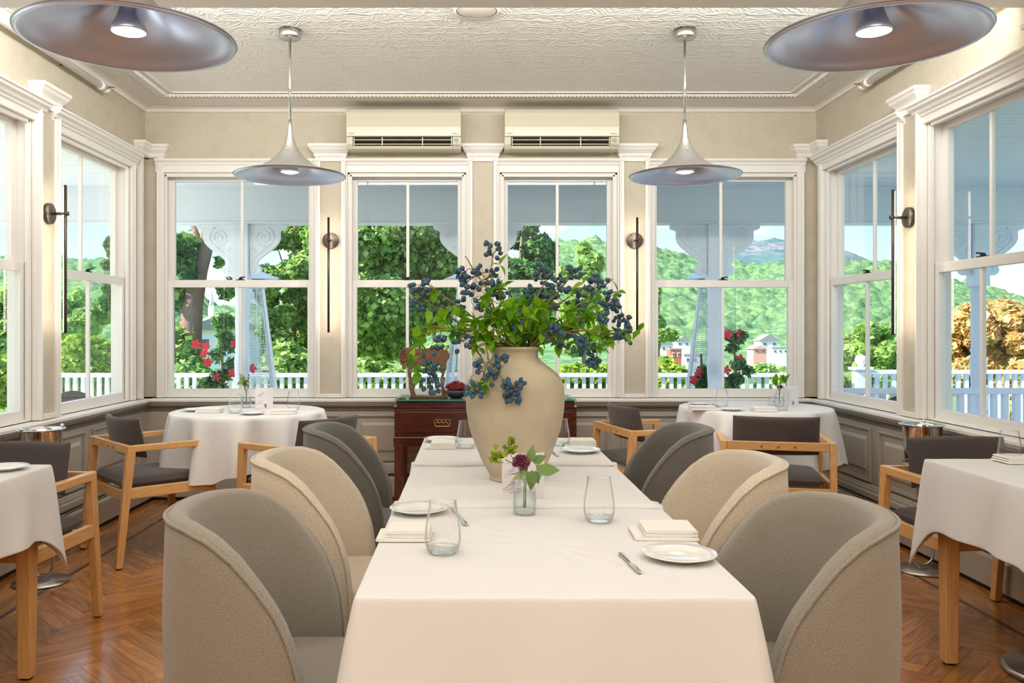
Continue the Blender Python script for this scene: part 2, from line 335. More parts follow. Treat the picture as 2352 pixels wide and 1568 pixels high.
# ---------------------------------------------------------------- mesh builder
class MB:
    def __init__(s): s.v = []; s.f = []; s.uv = {}; s.sm = []; s.mi = []
    def _add(s, vs, fs, smooth=False, uvs=None, mi=0):
        o = len(s.v); s.v.extend([tuple(p) for p in vs])
        for k, f in enumerate(fs):
            if uvs: s.uv[len(s.f)] = uvs[k]
            s.f.append(tuple(i+o for i in f)); s.sm.append(smooth); s.mi.append(mi)
        return s
    def box(s, a, b, T=None, mi=0):
        x0, y0, z0 = a; x1, y1, z1 = b
        vs = [(x0, y0, z0), (x1, y0, z0), (x1, y1, z0), (x0, y1, z0), (x0, y0, z1), (x1, y0, z1), (x1, y1, z1), (x0, y1, z1)]
        if T: vs = [T(*p) for p in vs]
        return s._add(vs, [(3, 2, 1, 0), (4, 5, 6, 7), (0, 1, 5, 4), (1, 2, 6, 5), (2, 3, 7, 6), (3, 0, 4, 7)], mi=mi)
    def hexa(s, p, mi=0):      # 8 corners, bottom 4 then top 4
        return s._add(p, [(3, 2, 1, 0), (4, 5, 6, 7), (0, 1, 5, 4), (1, 2, 6, 5), (2, 3, 7, 6), (3, 0, 4, 7)], mi=mi)
    def beam(s, a, b, w, h, w2=None, h2=None, up=(0, 0, 1)):
        a = Vector(a); b = Vector(b); d = (b-a).normalized(); u = Vector(up)
        if abs(d.dot(u)) > .95: u = Vector((0, 1, 0))
        r = d.cross(u).normalized(); n = r.cross(d)
        w2 = w if w2 is None else w2; h2 = h if h2 is None else h2
        p = [a-r*w/2-n*h/2, a+r*w/2-n*h/2, a+r*w/2+n*h/2, a-r*w/2+n*h/2, b-r*w2/2-n*h2/2, b+r*w2/2-n*h2/2, b+r*w2/2+n*h2/2, b-r*w2/2+n*h2/2]
        return s.hexa(p)
    def tube(s, pts, r, n=8, cap=True):
        pts = [Vector(p) for p in pts]; rs = r if isinstance(r, (list, tuple)) else [r]*len(pts)
        vs = []; prev = None
        for i, p in enumerate(pts):
            d = (pts[min(i+1, len(pts)-1)]-pts[max(i-1, 0)]).normalized()
            if prev is None:
                u = Vector((0, 0, 1)) if abs(d.z) < .9 else Vector((1, 0, 0))
                a = d.cross(u).normalized()
            else:
                a = (prev-d*prev.dot(d)).normalized()
            prev = a; b = d.cross(a)
            for k in range(n):
                t = 2*PI*k/n; vs.append(p+(a*math.cos(t)+b*math.sin(t))*rs[i])
        fs = []
        for i in range(len(pts)-1):
            for k in range(n):
                fs.append((i*n+k, i*n+(k+1) % n, (i+1)*n+(k+1) % n, (i+1)*n+k))
        if cap: fs.append(tuple(range(n-1, -1, -1))); fs.append(tuple(range((len(pts)-1)*n, len(pts)*n)))
        return s._add(vs, fs, True)
    def lathe(s, prof, n=32, c=(0, 0, 0), mi=0, sx=1, sy=1, cap=True):
        vs = []; fs = []
        for r, z in prof:
            for k in range(n):
                t = 2*PI*k/n; vs.append((c[0]+r*math.cos(t)*sx, c[1]+r*math.sin(t)*sy, c[2]+z))
        for i in range(len(prof)-1):
            for k in range(n): fs.append((i*n+k, i*n+(k+1) % n, (i+1)*n+(k+1) % n, (i+1)*n+k))
        if cap and prof[0][0] > 1e-5: fs.append(tuple(range(n-1, -1, -1)))
        if cap and prof[-1][0] > 1e-5: fs.append(tuple(range((len(prof)-1)*n, len(prof)*n)))
        return s._add(vs, fs, True, mi=mi)
    def grid(s, rows, closed=False, uvs=None, smooth=True, mi=0):
        nc = len(rows[0]); vs = [p for r in rows for p in r]; fs = []; fu = [] if uvs else None
        for i in range(len(rows)-1):
            for k in range(nc if closed else nc-1):
                k2 = (k+1) % nc
                fs.append((i*nc+k, i*nc+k2, (i+1)*nc+k2, (i+1)*nc+k))
                if uvs: fu.append((uvs[i][k], uvs[i][k+1 if closed else k2], uvs[i+1][k+1 if closed else k2], uvs[i+1][k]))
        return s._add(vs, fs, smooth, fu, mi)
    def prism(s, poly, a, b, T=None):   # poly: (x,z) list, extruded along y from a to b
        n = len(poly)
        vs = [(x, a, z) for x, z in poly]+[(x, b, z) for x, z in poly]
        if T: vs = [T(*p) for p in vs]
        fs = [tuple(range(n)), tuple(range(2*n-1, n-1, -1))]+[(i, (i+1) % n, n+(i+1) % n, n+i) for i in range(n)]
        return s._add(vs, fs)
    def sweep(s, prof, path, T=None):   # prof (v,z) swept along u values given by path [u0,u1]
        n = len(prof); vs = [(path[0], v, z) for v, z in prof]+[(path[1], v, z) for v, z in prof]
        if T: vs = [T(*p) for p in vs]
        fs = [tuple(range(n)), tuple(range(2*n-1, n-1, -1))]+[(i, (i+1) % n, n+(i+1) % n, n+i) for i in range(n)]
        return s._add(vs, fs)
    def mesh(s, name, mats):
        me = bpy.data.meshes.new(name)
        me.from_pydata(s.v, [], s.f)
        if not isinstance(mats, (list, tuple)): mats = [mats]
        for m in mats: me.materials.append(m)
        me.polygons.foreach_set('use_smooth', s.sm)
        if any(s.mi): me.polygons.foreach_set('material_index', s.mi)
        if s.uv:
            ul = me.uv_layers.new(name='UVMap')
            for fi, us in s.uv.items():
                p = me.polygons[fi]
                for k, li in enumerate(p.loop_indices): ul.data[li].uv = us[k]
        me.update()
        return me
    def build(s, name, mats, parent=None, fix=True, bevel=None, seg=2, subsurf=None, autosmooth=False):
        me = s.mesh(name, mats)
        if fix and len(s.f) < 60000:
            bm = bmesh.new(); bm.from_mesh(me); bmesh.ops.recalc_face_normals(bm, faces=bm.faces); bm.to_mesh(me); bm.free()
        return link(name, me, parent, bevel, seg, subsurf)

def link(name, me, parent=None, bevel=None, seg=2, subsurf=None):
    o = bpy.data.objects.new(name, me); C.objects.link(o)
    if parent: o.parent = parent
    if bevel:
        m = o.modifiers.new('bevel', 'BEVEL'); m.width = bevel; m.segments = seg; m.limit_method = 'ANGLE'; m.angle_limit = math.radians(40)
        m.harden_normals = False
    if subsurf:
        m = o.modifiers.new('subsurf', 'SUBSURF'); m.levels = subsurf; m.render_levels = subsurf
    return o
def tag(o, label=None, cat=None, group=None, kind=None):
    if label: o['label'] = label
    if cat: o['category'] = cat
    if group: o['group'] = group
    if kind: o['kind'] = kind
    return o
def thing(name, label, cat, loc=(0, 0, 0), rz=0, group=None):
    o = bpy.data.objects.new(name, None); C.objects.link(o); o.location = loc; o.rotation_euler = (0, 0, rz)
    o.empty_display_size = .1
    return tag(o, label, cat, group)
CH = {}
def kids(o): return [c for c in C.objects if c.parent is o]
def dup(root, loc, rz, label=None, group=None, children=None):
    def rec(o, parent):
        c = o.copy(); C.objects.link(c); c.parent = parent
        for g in KID[o.name]: rec(g, c)
        return c
    global KID
    KID = {}
    for o in C.objects:
        KID.setdefault(o.name, [])
        if o.parent: KID.setdefault(o.parent.name, []).append(o)
    r = rec(root, None); r.location = loc; r.rotation_euler = (0, 0, rz)
    if label: r['label'] = label
    if group: r['group'] = group
    return r
def struct(o): o['kind'] = 'structure'; return o
# ================================================================= ROOM
YB = 6.2; XL = -2.39; XR = 2.51; ZC = 2.85; YN = -3.0
TB = lambda u, v, z: (u, YB+v, z)          # v positive goes outward through the wall
TL = lambda u, v, z: (XL-v, u, z)
TR = lambda u, v, z: (XR+v, u, z)
SILL = .737; HEAD = 2.375
BACK_W = [(-2.20, -1.21), (-.848, -.108), (.262, .995), (1.363, 2.318)]
LEFT_W = [(2.40, 3.22), (3.78, 4.54), (4.90, 5.86)]
RIGHT_W = [(2.42, 3.30), (3.88, 4.62), (5.00, 5.98)]
OPEN = .062         # opening beyond the glass on each side
WT = .125
def build_wall(name, T, ws, u0, u1, ztop=ZC):
    mb = MB()
    mb.box((u0, 0, 0), (u1, WT, SILL), T); mb.box((u0, 0, HEAD), (u1, WT, ztop), T)
    xs = [u0]
    for a, b in ws: xs += [a-OPEN, b+OPEN]
    xs.append(u1)
    for i in range(0, len(xs), 2): mb.box((xs[i], 0, SILL), (xs[i+1], WT, HEAD), T)
    return struct(mb.build(name, M['wallpaper']))
wall_back = build_wall('wall_back', TB, BACK_W, XL-WT, XR+WT)
wall_left = build_wall('wall_left', TL, LEFT_W, YN, YB)
wall_right = build_wall('wall_right', TR, RIGHT_W, YN, YB)
struct(MB().box((XL-WT, YN-.12, 0), (XR+WT, YN, ZC)).build('wall_front', M['wallpaper']))
struct(MB().box((XL-WT, YN-.12, ZC), (XR+WT, YB+WT, ZC+.12)).build('ceiling', M['ceiling']))

# floor: dark subfloor slab carries the parquet planks
floor = struct(MB().box((XL, YN, -.06), (XR, YB, -.008)).build('floor', M['joint']))
PL, PW = .39, .078
FX0, FX1, FY0, FY1 = -2.005, 2.205, -1.2, 5.72
def clip(poly, ax, lim, keep_less):
    out = []
    for i in range(len(poly)):
        p, q = poly[i], poly[(i+1) % len(poly)]
        ip = (p[ax] <= lim) if keep_less else (p[ax] >= lim); iq = (q[ax] <= lim) if keep_less else (q[ax] >= lim)
        if ip: out.append(p)
        if ip != iq:
            t = (lim-p[ax])/(q[ax]-p[ax]); out.append((p[0]+(q[0]-p[0])*t, p[1]+(q[1]-p[1])*t))
    return out
ca = math.cos(PI/4)
def rot45(x, y): return (x*ca-y*ca, x*ca+y*ca+2)
cand = []
n = 5; g = .0007
for r in range(-90, 91):
    for k in range(-10, 11):
        for kind in (0, 1):
            if kind == 0: x0, y0, lx, ly = r*PW+k*2*PL, r*PW, PL, PW
            else: x0, y0, lx, ly = r*PW+k*2*PL, (r-2*n+1)*PW, PW, PL
            if abs(x0) > 9 or abs(y0) > 9: continue
            q = [(x0+g, y0+g), (x0+lx-g, y0+g), (x0+lx-g, y0+ly-g), (x0+g, y0+ly-g)]
            P = [rot45(*p) for p in q]
            Q = P
            for ax, lim, less in ((0, FX0, False), (0, FX1, True), (1, FY0, False), (1, FY1, True)):
                if len(Q) >= 3: Q = clip(Q, ax, lim, less)
            if len(Q) < 3: continue
            full = len(Q) == 4 and all(abs(Q[i][0]-P[i][0])+abs(Q[i][1]-P[i][1]) < 1e-6 for i in range(4))
            cx = sum(p[0] for p in Q)/len(Q); cy = sum(p[1] for p in Q)/len(Q)
            cand.append((kind, full, Q, (x0+lx/2, y0+ly/2), cx, cy))
def planksolid(mb, Q, c, ang, z0=-.008, z1=0.0, off=(0, 0)):
    n_ = len(Q); vs = [(p[0]-off[0], p[1]-off[1], z0) for p in Q]+[(p[0]-off[0], p[1]-off[1], z1) for p in Q]
    def uv(p):
        dx, dy = p[0]-c[0], p[1]-c[1]
        return (dx*math.cos(ang)+dy*math.sin(ang), -dx*math.sin(ang)+dy*math.cos(ang))
    U = [uv(p) for p in Q]
    fs = [tuple(range(n_, 2*n_))]; us = [U]
    for i in range(n_):
        j = (i+1) % n_; fs.append((i, j, n_+j, n_+i)); us.append([U[i], U[j], U[j], U[i]])
    mb._add(vs, fs, False, us)
vis = [c for c in cand if c[5] > 2.75 and (c[4] < -.45 or c[4] > .75) and abs(c[4]+0.03) < .6*c[5]]
vis.sort(key=lambda c: c[5])
single = set(id(c) for c in vis[:292])
PROTO = {}
rest = MB()
for c in cand:
    kind, full, Q, ctr, cx, cy = c
    cc = rot45(*ctr); ang = PI/4 if kind == 0 else 3*PI/4
    if id(c) not in single: planksolid(rest, Q, cc, ang); continue
    if full:
        if kind not in PROTO:
            mb = MB(); planksolid(mb, Q, cc, ang, off=cc); PROTO[kind] = mb.mesh('plank', M['parquet'])
        o = link('plank', PROTO[kind], floor); o.location = (cc[0], cc[1], 0)
    else:
        mb = MB(); planksolid(mb, Q, cc, ang, off=(cx, cy)); o = mb.build('plank', M['parquet'], floor, fix=False); o.location = (cx, cy, 0)
rest.build('parquet_field', M['parquet'], floor, fix=False)['kind'] = 'stuff'
# border: one dark line and long boards parallel to the walls
def board(x0, y0, x1, y1, m='parquet', nm='border_board'):
    mb = MB(); Q = [(x0, y0), (x1, y0), (x1, y1), (x0, y1)]
    ang = PI/2 if (y1-y0) > (x1-x0) else 0
    planksolid(mb, Q, ((x0+x1)/2, (y0+y1)/2), ang); return mb.build(nm, M[m], floor, fix=False)
board(FX0-.024, FY0, FX0-.001, FY1, 'strip', 'inlay_strip'); board(FX1+.001, FY0, FX1+.024, FY1, 'strip', 'inlay_strip')
board(FX0-.024, FY1+.001, FX1+.024, FY1+.024, 'strip', 'inlay_strip')
for side, xa, xb in ((0, XL+.0, FX0-.025), (1, FX1+.025, XR-.0)):
    nb = 4; w = (xb-xa)/nb
    for i in range(nb):
        y = FY0+[0, .5, .2, .8][i]
        ys = [FY0]
        while y < YB: ys.append(y) if y > FY0 else None; y += 1.15
        ys.append(YB)
        for a, b in zip(ys, ys[1:]):
            if b > 2.4: board(xa+i*w+.0005, a+.0005, xa+(i+1)*w-.0005, b-.0005)
for i in range(4):
    w = (YB-FY1-.025)/4; y = FY1+.025+i*w
    for a in range(4):
        board(FX0-.024+a*1.06, y+.0005, FX0-.024+a*1.06+1.058, y+w-.0005)
struct(MB().box((XL, YN, -.008), (XR, FY0-.001, 0)).build('floor_extension', M['parquet']))

# ---------------------------------------------------------------- windows
def window(idx, T, a, b, flip=False):
    """double-hung sash, two panes in each sash"""
    root = thing('window_%d' % idx, None, None); struct(root)
    c = (a+b)/2
    # jamb lining
    mb = MB()
    mb.box((a-OPEN, 0, SILL), (a-OPEN+.016, WT, HEAD), T); mb.box((b+OPEN-.016, 0, SILL), (b+OPEN, WT, HEAD), T)
    mb.box((a-OPEN, 0, HEAD-.014), (b+OPEN, WT, HEAD), T); mb.box((a-OPEN, .02, SILL), (b+OPEN, WT+.04, SILL+.012), T)
    mb.box((a-OPEN+.016, .0, SILL), (a-OPEN+.03, .022, HEAD-.014), T); mb.box((b+OPEN-.03, 0, SILL), (b+OPEN-.016, .022, HEAD-.014), T)
    mb.box((a-OPEN+.016, 0, HEAD-.028), (b+OPEN-.016, .022, HEAD-.014), T)
    mb.build('window_jamb', M['white'], root, bevel=.002)
    for nm, v0, v1, z0, z1, zb, zt in (('upper_sash', .075, .112, 1.598, 2.325, .045, .04), ('lower_sash', .026, .066, .797, 1.541, .052, .052)):
        s = MB(); st = OPEN-.016
        s.box((a-st, v0, z0-zb), (a, v1, z1+zt), T); s.box((b, v0, z0-zb), (b+st, v1, z1+zt), T)
        s.box((a, v0, z1), (b, v1, z1+(zt if nm == 'lower_sash' else .036)), T); s.box((a, v0, z0-zb), (b, v1, z0), T)
        so = s.build(nm, M['white'], root, bevel=.0025)
        MB().box((c-.011, v0+.008, z0), (c+.011, v1-.008, z1), T).build('glazing_bar', M['white'], so, bevel=.004)
        for p, q in ((a, c-.011), (c+.011, b)):
            vm = (v0+v1)/2
            MB().box((p, vm-.002, z0), (q, vm+.002, z1), T).build('pane', M['pane'], so)
    lk = MB(); lk.box((c-.028, .03, 1.593), (c+.028, .062, 1.600), T); lk.lathe([(0, 0), (.013, 0), (.013, .012), (0, .016)], 14, T(c, .046, 1.600))
    lk.beam(T(c-.004, .046, 1.612), T(c+.034, .034, 1.617), .010, .008)
    lk.build('sash_lock', M['lock'], root)
    # casing and cornice on the wall face
    k = MB(); cw = .034
    for u0, u1 in ((a-OPEN-cw, a-OPEN), (b+OPEN, b+OPEN+cw)):
        e = u0 if u0 < a else u1-.010
        k.box((u0+(.010 if e == u0 else 0), -.022, SILL), (u1-(0 if e == u0 else .010), 0, HEAD+.01), T)
        k.box((e, -.032, SILL), (e+.010, 0, HEAD+.01), T)
    k.build('window_casing', M['white'], root, bevel=.003)
    return root
CORN_BACK = [(0, HEAD+.0), (-.022, HEAD), (-.024, HEAD+.05), (-.032, HEAD+.055), (-.034, HEAD+.068), (-.05, HEAD+.082), (-.052, HEAD+.096), (0, HEAD+.098)]
CORN_SIDE = [(0, HEAD-.01), (-.022, HEAD-.01), (-.024, HEAD+.028), (-.034, HEAD+.032), (-.036, HEAD+.044), (-.048, HEAD+.05), (-.056, HEAD+.064), (-.074, HEAD+.074), (-.078, HEAD+.088), (-.088, HEAD+.092), (-.088, HEAD+.104), (0, HEAD+.106)]
wi = 0
for T, ws, prof in ((TB, BACK_W, CORN_BACK), (TL, LEFT_W, CORN_SIDE), (TR, RIGHT_W, CORN_SIDE)):
    for a, b in ws:
        wi += 1
        r = window(wi, T, a, b)
        ov = .012 if prof is CORN_BACK else .04
        k = MB().sweep(prof, (a-OPEN-.034-ov, b+OPEN+.034+ov), T); k.build('window_cornice', M['white'], r, bevel=.002)

# ---------------------------------------------------------------- pilasters between windows
ti = 0
def pilaster(T, c, w=.22, v=-.045, capw=.27, corner=False):
    global ti; ti += 1
    k = MB(); s = .034
    k.box((c-w/2+.010, v, SILL), (c-w/2+s, 0, 2.49), T); k.box((c+w/2-s, v, SILL), (c+w/2-.010, 0, 2.49), T)
    k.box((c-w/2, v-.008, SILL), (c-w/2+.010, 0, 2.49), T); k.box((c+w/2-.010, v-.008, SILL), (c+w/2, 0, 2.49), T)
    k.box((c-w/2+s, v, SILL), (c+w/2-s, 0, SILL+.028), T); k.box((c-w/2+s, v, 2.45), (c+w/2-s, 0, 2.49), T)
    o = struct(k.build('trim_%d' % ti, M['white'], bevel=.0035))
    MB().box((c-w/2+s, v+.016, SILL+.028), (c+w/2-s, 0, 2.45), T).build('paper_panel', M['wallpaper'], o)
    # flaring capital
    cp = MB(); prof = [(0, 2.478), (.006, 2.486), (.010, 2.492), (.010, 2.505), (.018, 2.515), (.032, 2.53), (.04, 2.548), (.046, 2.552), (.046, 2.572)]
    for (o0, z0), (o1, z1) in zip(prof, prof[1:]):
        p = [T(c-w/2-o0, v-o0, z0), T(c+w/2+o0, v-o0, z0), T(c+w/2+o0, 0, z0), T(c-w/2-o0, 0, z0)]
        q = [T(c-w/2-o1, v-o1, z1), T(c+w/2+o1, v-o1, z1), T(c+w/2+o1, 0, z1), T(c-w/2-o1, 0, z1)]
        cp.hexa(p+q)
    cp.build('pilaster_capital', M['white'], o)
    return o
for i in range(3): pilaster(TB, (BACK_W[i][1]+BACK_W[i+1][0])/2)
for ws, T in ((LEFT_W, TL), (RIGHT_W, TR)):
    for i in range(2): pilaster(T, (ws[i][1]+ws[i+1][0])/2)
# corner pilasters
def corner(x, sgn):
    global ti
    for T, c, w in ((TB, x+sgn*-.075, .05), (TL if sgn < 0 else TR, YB-.075, .05)):
        pass
    ti += 1
    k = MB(); s = -sgn
    k.box((min(x+s*.10, x+s*.145), YB-.03, SILL), (max(x+s*.10, x+s*.145), YB, 2.49))
    k.box((min(x, x+s*.035), YB-.16, SILL), (max(x, x+s*.035), YB-.11, 2.49))
    o = struct(k.build('trim_%d' % ti, M['white'], bevel=.003))
    cp = MB(); prof = [(0, 2.478), (.010, 2.492), (.010, 2.505), (.018, 2.515), (.032, 2.53), (.04, 2.548), (.046, 2.552), (.046, 2.572)]
    for (o0, z0), (o1, z1) in zip(prof, prof[1:]):
        for xx, yy in (((0, .145), (.03, 0)), ((0, .035), (.16, 0))):
            def ring(of, z): 
                xa, xb = x, x+s*(xx[1]+of); ya, yb = YB-yy[0]-of, YB
                return [(xa, ya, z), (xb, ya, z), (xb, yb, z), (xa, yb, z)]
            cp.hexa(ring(o0, z0)+ring(o1, z1))
    cp.build('pilaster_capital', M['white'], o)
corner(XL, -1); corner(XR, 1)

# ---------------------------------------------------------------- sills, wainscot, heater covers
def sill(name, T, u0, u1):
    o = struct(MB().sweep([(0, SILL-.004), (-.062, SILL-.004), (-.07, SILL-.012), (-.07, SILL-.026), (-.058, SILL-.034), (-.038, SILL-.036), (-.034, SILL-.05), (0, SILL-.05)], (u0, u1), T).build(name, M['white']))
    MB().box((u0, 0, SILL-.02), (u1, .03, SILL+.003), T).build('sill_back', M['white'], o)
    MB().sweep([(0, .686), (-.046, .686), (-.046, .676), (-.034, .668), (-.024, .652), (-.022, .642), (0, .642)], (u0, u1), T).build('rail_moulding', M['taupe_dark'], o)
sill('trim_20', TB, XL, XR); sill('trim_21', TL, YN, YB); sill('trim_22', TR, YN, YB)
def frame4(k, u0, u1, z0, z1, w, v0, v1, T):
    k.box((u0, v0, z0), (u1, v1, z0+w), T); k.box((u0, v0, z1-w), (u1, v1, z1), T)
    k.box((u0, v0, z0+w), (u0+w, v1, z1-w), T); k.box((u1-w, v0, z0+w), (u1, v1, z1-w), T)
def wainscot(name, T, u0, u1, panels):
    o = struct(MB().box((u0, -.014, .0), (u1, -.001, .70), T).build(name, M['taupe']))
    for a, b in panels:
        k = MB(); frame4(k, a, b, .275, .615, .016, -.030, -.014, T); frame4(k, a+.016, b-.016, .291, .599, .008, -.022, -.014, T)
        k.build('panel_moulding', M['taupe'], o, bevel=.003)
        # raised field with bevelled edge
        m = .06
        k = MB(); k.hexa([T(a+m, -.014, .275+m), T(b-m, -.014, .275+m), T(b-m, -.014, .615-m), T(a+m, -.014, .615-m), T(a+m+.02, -.026, .295+m), T(b-m-.02, -.026, .295+m), T(b-m-.02, -.026, .595-m), T(a+m+.02, -.026, .595-m)])
        k.build('raised_panel', M['taupe'], o)
    MB().sweep([(0, .265), (-.024, .262), (-.03, .252), (-.03, .246), (-.040, .242), (-.042, .226), (-.052, .220), (-.054, .19), (0, .19)], (u0, u1), T).build('base_moulding', M['taupe'], o)
def heater(name, T, u0, u1):
    o = struct(MB().sweep([(0, .19), (-.03, .19), (-.088, .168), (-.092, .160), (-.092, .03), (-.082, .022), (-.082, .03), (-.084, .15), (0, .15)], (u0, u1), T).build(name, M['taupe']))
    MB().box((u0, -.060, .1745), (u1, -.055, .185), T).build('vent_slot', M['ac_dark'], o)
    MB().box((u0, -.074, .168), (u1, -.070, .179), T).build('vent_slot', M['ac_dark'], o)
    MB().box((u0, -.070, .0), (u1, 0, .028), T).build('toe_gap', M['ac_dark'], o)
    u = u0+.6
    while u < u1-.3:
        MB().box((u, -.0935, .03), (u+.05, -.091, .165), T).build('cover_joint', M['taupe'], o, bevel=.001); u += 1.22
def pan(u0, u1, n, gap=.10):
    w = (u1-u0-gap*(n+1))/n
    return [(u0+gap+i*(w+gap), u0+gap+i*(w+gap)+w) for i in range(n)]
wainscot('wall_panelling_back', TB, XL, XR, pan(XL+.12, XR-.12, 7, .09))
wainscot('wall_panelling_left', TL, YN, YB, pan(1.0, YB-.06, 6))
wainscot('wall_panelling_right', TR, YN, YB, pan(1.0, YB-.06, 6))
heater('baseboard_back', TB, XL+.09, XR-.09); heater('baseboard_left', TL, .5, YB); heater('baseboard_right', TR, .5, YB)

# ---------------------------------------------------------------- ceiling trim
def crown(name, T, u0, u1):
    struct(MB().sweep([(0, ZC-.03), (-.012, ZC-.032), (-.02, ZC-.022), (-.034, ZC-.010), (-.05, ZC-.006), (-.05, ZC), (0, ZC)], (u0, u1), T).build(name, M['white']))
crown('trim_30', TB, XL, XR); crown('trim_31', TL, 3.8, YB); crown('trim_32', TR, 3.8, YB)
ox0, ox1, oy1 = XL+.285, XR-.285, YB-.36
k = MB()
def ringbox(k, o, w, z0):
    k.box((ox0-o, 3.8, z0), (ox0-o+w, oy1+o, ZC)); k.box((ox1+o-w, 3.8, z0), (ox1+o, oy1+o, ZC)); k.box((ox0-o+w, oy1+o-w, z0), (ox1+o-w, oy1+o, ZC))
ringbox(k, .012, .03, ZC-.014); ringbox(k, -.05, .012, ZC-.008); ringbox(k, .10, .008, ZC-.005)
tr = struct(k.build('trim_33', M['white'], bevel=.003))
# beading: rope of small beads
proto = MB(); proto.lathe([(0, -.007), (.006, -.004), (.008, 0), (.006, .004), (0, .007)], 6)
bd = MB()
def bead(x, y, ang):
    c_, s_ = math.cos(ang), math.sin(ang)
    bd._add([(x+vx*1.5*c_-vy*s_, y+vx*1.5*s_+vy*c_, ZC-.016+vz) for vx, vy, vz in proto.v], proto.f, True)
x = ox0
while x < ox1: bead(x, oy1-.006, .6); x += .027
y = 4.1
while y < oy1: bead(ox0+.006, y, 1.2); bead(ox1-.006, y, 1.9); y += .027
b_ = bd.build('beading', M['white'], tr, fix=False); b_['kind'] = 'stuff'
# beam over the opening to the front room
bm_ = MB(); bm_.sweep([(3.46, 2.66), (3.50, 2.66), (3.50, 2.642), (3.72, 2.642), (3.72, 2.652), (3.76, 2.655), (3.77, 2.67), (3.80, 2.68), (3.82, 2.71), (3.82, ZC), (3.46, ZC)], (XL, XR), lambda u, v, z: (u, v, z))
struct(bm_.build('trim_34', M['white'], bevel=.002))
for sx, T in ((XL, TL), (XR, TR)):
    pass
# ceiling speaker
sp_ = thing('ceiling_speaker', 'flat round off-white speaker grille set in the ceiling beside the beam', 'speaker', at(1095, 18, 4.29)[:2]+(ZC,))
MB().lathe([(.0, -.010), (.095, -.010), (.105, -.008), (.112, 0)], 40).build('speaker_grille', mat('grille_cloth', srgb(222, 216, 204), .8, bump=(300, .4)), sp_)
MB().lathe([(.104, -.012), (.114, -.012), (.118, 0), (.104, 0)], 40, cap=False).build('speaker_ring', M['white'], sp_)

# white sprinkler pipes high on the side walls
def pipe(side, ya, yb, label):
    x = XL+.055 if side < 0 else XR-.055
    t = thing('sprinkler_pipe', label, 'pipe', (x, yb, 2.765))
    MB().tube([(0, -(yb-ya), 0), (0, 0, 0)], .021, 14).build('pipe_run', M['white'], t)
    MB().tube([(0, -.10, 0), (0, -.06, 0)], .028, 14).build('coupling', M['white'], t)
    MB().tube([(0, -.03, 0), (0, .012, 0)], .027, 14).build('end_cap', M['white'], t)
    h = MB(); h.tube([(-side*0, -.045, 0), (-side*.035, -.045, 0)], .009, 10); h.tube([(-side*.035, -.045, 0), (-side*.055, -.045, 0)], .005, 8)
    h.lathe([(0, 0), (.016, 0), (.016, .003), (0, .003)], 12, (-side*.055, -.045, -.002)); h.build('sprinkler_head', M['brass'], t)
    for dy in (.5, 1.6):
        MB().tube([(side*.055, -dy, .0), (0, -dy, 0)], .006, 8).build('pipe_bracket', M['satin'], t)
pipe(-1, 2.6, 5.42, 'white sprinkler pipe on the left wall just under the ceiling')
pipe(1, 2.6, 5.35, 'white sprinkler pipe on the right wall behind the pendant lamp')

# ---------------------------------------------------------------- air conditioners
def text(body, size, loc, parent, m, name='lettering', align='LEFT', rot=(PI/2, 0, 0), depth=.0004):
    cu = bpy.data.curves.new(name, 'FONT'); cu.body = body; cu.size = size; cu.extrude = depth; cu.align_x = align; cu.resolution_u = 3
    t = bpy.data.objects.new('tmp', cu); C.objects.link(t)
    dg = bpy.context.evaluated_depsgraph_get(); dg.update()
    me = bpy.data.meshes.new_from_object(t.evaluated_get(dg)); bpy.data.objects.remove(t)
    me.materials.clear(); me.materials.append(m)
    o = link(name, me, parent); o.location = loc; o.rotation_euler = rot
    return o
def aircon(xc, label):
    w = .405; t = thing('air_conditioner', label, 'air conditioner', (xc, YB, 2.512), group='wall air conditioners')
    prof = [(0, .288), (-.17, .288), (-.192, .276), (-.205, .25), (-.209, .15), (-.206, .085), (-.20, .083), (0, .083)]
    T = lambda u, v, z: (u, v, z)
    MB().sweep(prof, (-w, w), T).build('front_panel', M['ac'], t, bevel=.004)
    k = MB()
    for a, b in ((-w, -w+.045), (w-.06, w)):
        k.sweep([(0, .081), (-.204, .081), (-.196, .03), (-.17, 0), (0, 0)], (a, b), T)
    k.sweep([(-.13, .012), (-.185, .020), (-.176, 0), (0, 0), (0, .012)], (-w+.045, w-.06), T)
    k.box((-w+.045, -.02, .012), (w-.06, 0, .081))
    k.build('lower_housing', M['ac'], t, bevel=.003)
    MB().box((-w+.045, -.13, .013), (w-.06, -.02, .0805)).build('outlet_slot', M['ac_dark'], t)
    for z, y in ((.062, -.195), (.032, -.188)):
        MB().box((-w+.05, y, z-.0025), (w-.064, y+.05, z+.0025)).build('louvre', M['ac'], t, bevel=.001)
    for x in (-w+.05, -.155, .13, w-.07):
        MB().box((x, -.199, .02), (x+.006, -.15, .078)).build('louvre_post', M['ac'], t)
    text('FUJITSU', .013, (-w+.014, -.2085, .098), t, M['ink'])
    text('Halcyon', .014, (w-.062, -.2085, .098), t, M['ink'])
    for i in range(3): MB().box((w-.05, -.2055, .066-i*.009), (w-.018, -.2035, .068-i*.009)).build('printed_line', M['ink'], t)
    MB().box((w-.042, -.2035, .020), (w-.020, -.196, .038)).build('receiver_window', M['grey_plastic'], t)
    return t
aircon((927-CX)/F*5.995, 'ivory wall air conditioner left of the centre pilaster')
aircon((1291-CX)/F*5.995, 'ivory wall air conditioner right of the centre pilaster')

